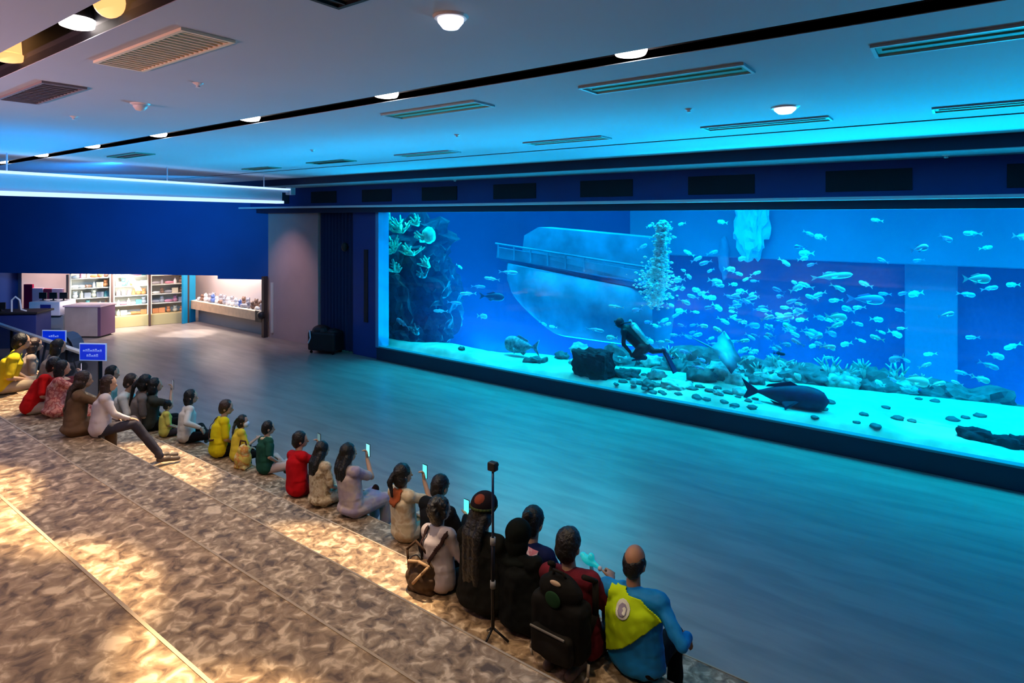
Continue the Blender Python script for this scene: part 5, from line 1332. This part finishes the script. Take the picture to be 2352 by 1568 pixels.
fish(1912, 634, 13.0, 0.70, 'slim', 2, 0.15, label='long cyan fish over the right of the school, below the ledge line', yaw=0.1)
fish(2102, 874, 12.7, 0.42, 'oval', 2, -0.1, label='plump cyan fish just above the sand at the right', yaw=0.1)
fish(1643, 646, 13.2, 0.30, 'oval', 2, -0.2, label='round cyan fish in the upper middle of the school', yaw=0.2)
# big fish and the ray
def big_fish(name, px, py, y, L_, h, mt, label, flip, parts=True, m2=None, yaw=0.0):
    t = empty(name, aty(px, py, y), (0 if flip > 0 else PI) + yaw, label, 'fish')
    link('body', fish_mesh('big_fish', L_, h, h * 0.62, 0.24, 0.18, mt), None, t)
    for k in (-1, 1): MB().ell((0.40 * L_, k * h * 0.17, h * 0.10), (0.022, 0.012, 0.022), 10, 8).build('eye', M_white, t, True)
    m = MB()
    for k in (-1, 1): m.prism([(0.18 * L_, k * h * 0.26, -0.1 * h), (0.02 * L_, k * h * 0.62, -0.42 * h), (-0.03 * L_, k * h * 0.50, -0.2 * h)], (0, 0, 0.012))
    for k in (-1, 1): pass
    m.build('pectoral_fins', mt, t)
    return t
M_grd = mat('blue_black_fish_skin', (0.010, 0.020, 0.085), 0.6, var=0.4, scale=6)
M_grp = mat('grey_spotted_fish_skin', (0.12, 0.30, 0.36), 0.6, var=0.6, scale=12)
big_fish('grouper', 1806, 908, 12.2, 1.45, 0.46, M_grd, 'big dark blue fish lying over the sand, head to the right', 1, yaw=0.05)
big_fish('grouper', 1196, 793, 12.75, 1.05, 0.44, M_grp, 'big grey spotted fish hovering over the sand at the left, head to the left', -1)
big_fish('small_shark', 925, 742, 12.0, 0.55, 0.14, M_grp, 'small grey fish slanting down beside the left reef', -1).rotation_euler[1] = -0.4
v = aty(1668, 812, 13.0)
t = empty('stingray', v, 0.4, 'pale cyan ray gliding low over the rubble right of the diver', 'ray')
bm = bmesh.new(); n = 28; c0 = bm.verts.new((0, 0, 0.07)); c1 = bm.verts.new((0, 0, -0.05)); ring = []
for i in range(n):
    a_ = 2 * PI * i / n; r_ = 0.36 / (abs(math.cos(a_)) ** 0.9 + 0.62 * abs(math.sin(a_))) * (1 + 0.25 * (abs(math.sin(a_)) > 0.85))
    ring.append(bm.verts.new((r_ * math.cos(a_) * 0.95, r_ * math.sin(a_) * 1.2, 0.07 * math.sin(a_) ** 2)))
for i in range(n): bm.faces.new((c0, ring[i], ring[(i + 1) % n])); bm.faces.new((c1, ring[(i + 1) % n], ring[i]))
me = bpy.data.meshes.new('ray_disc'); bm.to_mesh(me); bm.free()
M_ray = mat('pale_ray_skin', (0.08, 0.36, 0.48), 0.5, var=0.2, scale=4); link('body', me, M_ray, t, True)
MB().tube((-0.25, 0, 0.0), (-1.0, 0.1, 0.05), 0.022, 0.005, 8).build('tail', M_ray, t)
t.rotation_euler = (0.35, 0.35, 0.5)

# bubbles rising from the diver
me_b = bmesh.new(); rb = random.Random(3); c0 = aty(1505, 705, 12.55); c1 = aty(1523, 512, 12.55)
for i in range(1500):
    u = rb.random() ** 0.8; c = c0.lerp(c1, u); wd = 0.10 + 0.22 * math.sin(PI * min(1, u * 1.25 + 0.1)) ** 2 * (1.2 - u)
    if rb.random() < 0.18: wd *= 1.7
    p_ = c + Vector((rb.gauss(0, wd * 0.55), rb.gauss(0, wd * 0.5), rb.uniform(-0.06, 0.06)))
    r_ = rb.uniform(0.012, 0.046); bmesh.ops.create_icosphere(me_b, subdivisions=1, radius=r_, matrix=Matrix.Translation(p_) @ Matrix.Diagonal((1.2, 1, 0.75, 1)))
me = bpy.data.meshes.new('bubbles'); me_b.to_mesh(me); me_b.free()
o = link('bubble_column', me, mat('bubble_white', (0.85, 0.95, 0.97), 0.15), None, True)
tag(o, 'rising column of pale bubbles above the diver', 'bubbles', kind='stuff')

# diver: crouching over the sand, facing left, one fin stretched out to the right
dy = 12.5
def D(px, py, dd=0.0): return aty(px, py, dy + dd)
org = D(1460, 822); org.z = sand_z(org.x, dy)
t = empty('person', org, 0, 'diver in a black wetsuit kneeling over the sand with one fin stretched behind', 'diver')
def Q(px, py, dd=0.0): return D(px, py, dd) - org
m = MB()
hip_, chest_, neck_, head_ = Q(1478, 797), Q(1442, 762), Q(1430, 750), Q(1424, 741)
capsule(m, hip_, Q(1460, 778), 0.15, 0.16); capsule(m, Q(1460, 778), chest_, 0.16, 0.165); capsule(m, chest_, neck_, 0.13, 0.06)
m.ell(head_, (0.10, 0.095, 0.12), 18, 12); m.ell(head_ + Vector((-0.04, 0, -0.05)), (0.06, 0.06, 0.06)); capsule(m, head_ + Vector((-0.10, 0, 0.0)), head_ + Vector((-0.118, 0, -0.025)), 0.010, 0.015)
for k in (-1, 1):
    a0 = Q(1434, 760, k * 0.18); e = Q(1432, 790, k * 0.24); w_ = Q(1447, 808, k * 0.16)
    capsule(m, a0, e, 0.058, 0.046); capsule(m, e, w_, 0.046, 0.034); hand(m, w_, (0.3, 0, -1), (-1, 0, 0), k, 0.8, 1.0)
kn1 = Q(1458, 815, -0.12); an1 = Q(1476, 818, -0.12); 
capsule(m, hip_ + Vector((0, -0.1, 0)), kn1, 0.10, 0.07); capsule(m, kn1, an1, 0.065, 0.05)
kn2 = Q(1500, 806, 0.10); an2 = Q(1524, 806, 0.10)
capsule(m, hip_ + Vector((0, 0.1, 0)), kn2, 0.095, 0.065); capsule(m, kn2, an2, 0.06, 0.042)
link('body', fuse(m, 'diver_body', 0.011, 3, 0.004), mat('black_wetsuit', (0.004, 0.005, 0.012), 0.6), t)
def fin_mesh(p0, p1, w_):
    m = MB(); d = (p1 - p0).normalized(); s_ = Vector((0, 1, 0)); m.prism([p0 - s_ * w_ * 0.35, p0 + s_ * w_ * 0.35, p1 + s_ * w_ * 0.5, p1 - s_ * w_ * 0.5], d.cross(s_) * 0.03); capsule(m, p0 - d * 0.08, p0 + d * 0.12, 0.05, 0.04); return m
M_fin = mat('dark_blue_fin', (0.006, 0.015, 0.07), 0.4)
fin_mesh(Q(1528, 812, 0.10), Q(1550, 856, 0.10), 0.22).build('fin', M_fin, t)
fin_mesh(Q(1474, 822, -0.12), Q(1455, 824, -0.12), 0.2).build('fin', M_fin, t)
a_, b_ = Q(1456, 748, 0.0), Q(1484, 786, 0.0)
m = MB(); capsule(m, a_, b_, 0.075, 0.075, 16); m.build('air_tank', mat('pale_air_tank', (0.55, 0.80, 0.80), 0.3, 0.2), t, True)
MB().tube(a_, a_ + (a_ - b_).normalized() * 0.12, 0.025).ell(a_ + (a_ - b_).normalized() * 0.13, (0.035, 0.045, 0.035), 10, 8).build('valve', M_white, t)
MB().path([a_ + Vector((-0.05, -0.05, 0.08)), a_ + Vector((-0.17, -0.10, 0.06)), head_ + Vector((-0.10, -0.04, -0.06))], 0.012).build('hose', M_dark, t, True)
MB().box(head_ + Vector((-0.125, -0.065, 0.0)), head_ + Vector((-0.09, 0.065, 0.055)), 0.01).build('mask', mat('mask_glass', (0.05, 0.15, 0.2), 0.1), t)

# lamps over the water: bright pools on the sand, plus one added to brighten coral
for (px, py, pw, an) in ((1540, 892, 900, 13), (2140, 985, 1200, 13), (1660, 880, 600, 14), (1330, 850, 500, 16), (1150, 815, 400, 16), (1345, 560, 300, 14), (935, 530, 900, 12)):
    v = on_sand(px, py) if py > 700 else aty(px, py, 15.2 if px > 1000 else 12.3)
    spot('tank_spotlight', (v.x + 0.2, v.y + 0.4, 6.2), v, pw, (0.04, 0.95, 1.0), an, 0.8, 0.1)

if TMP is not None:
    bpy.data.scenes.remove(TMP)
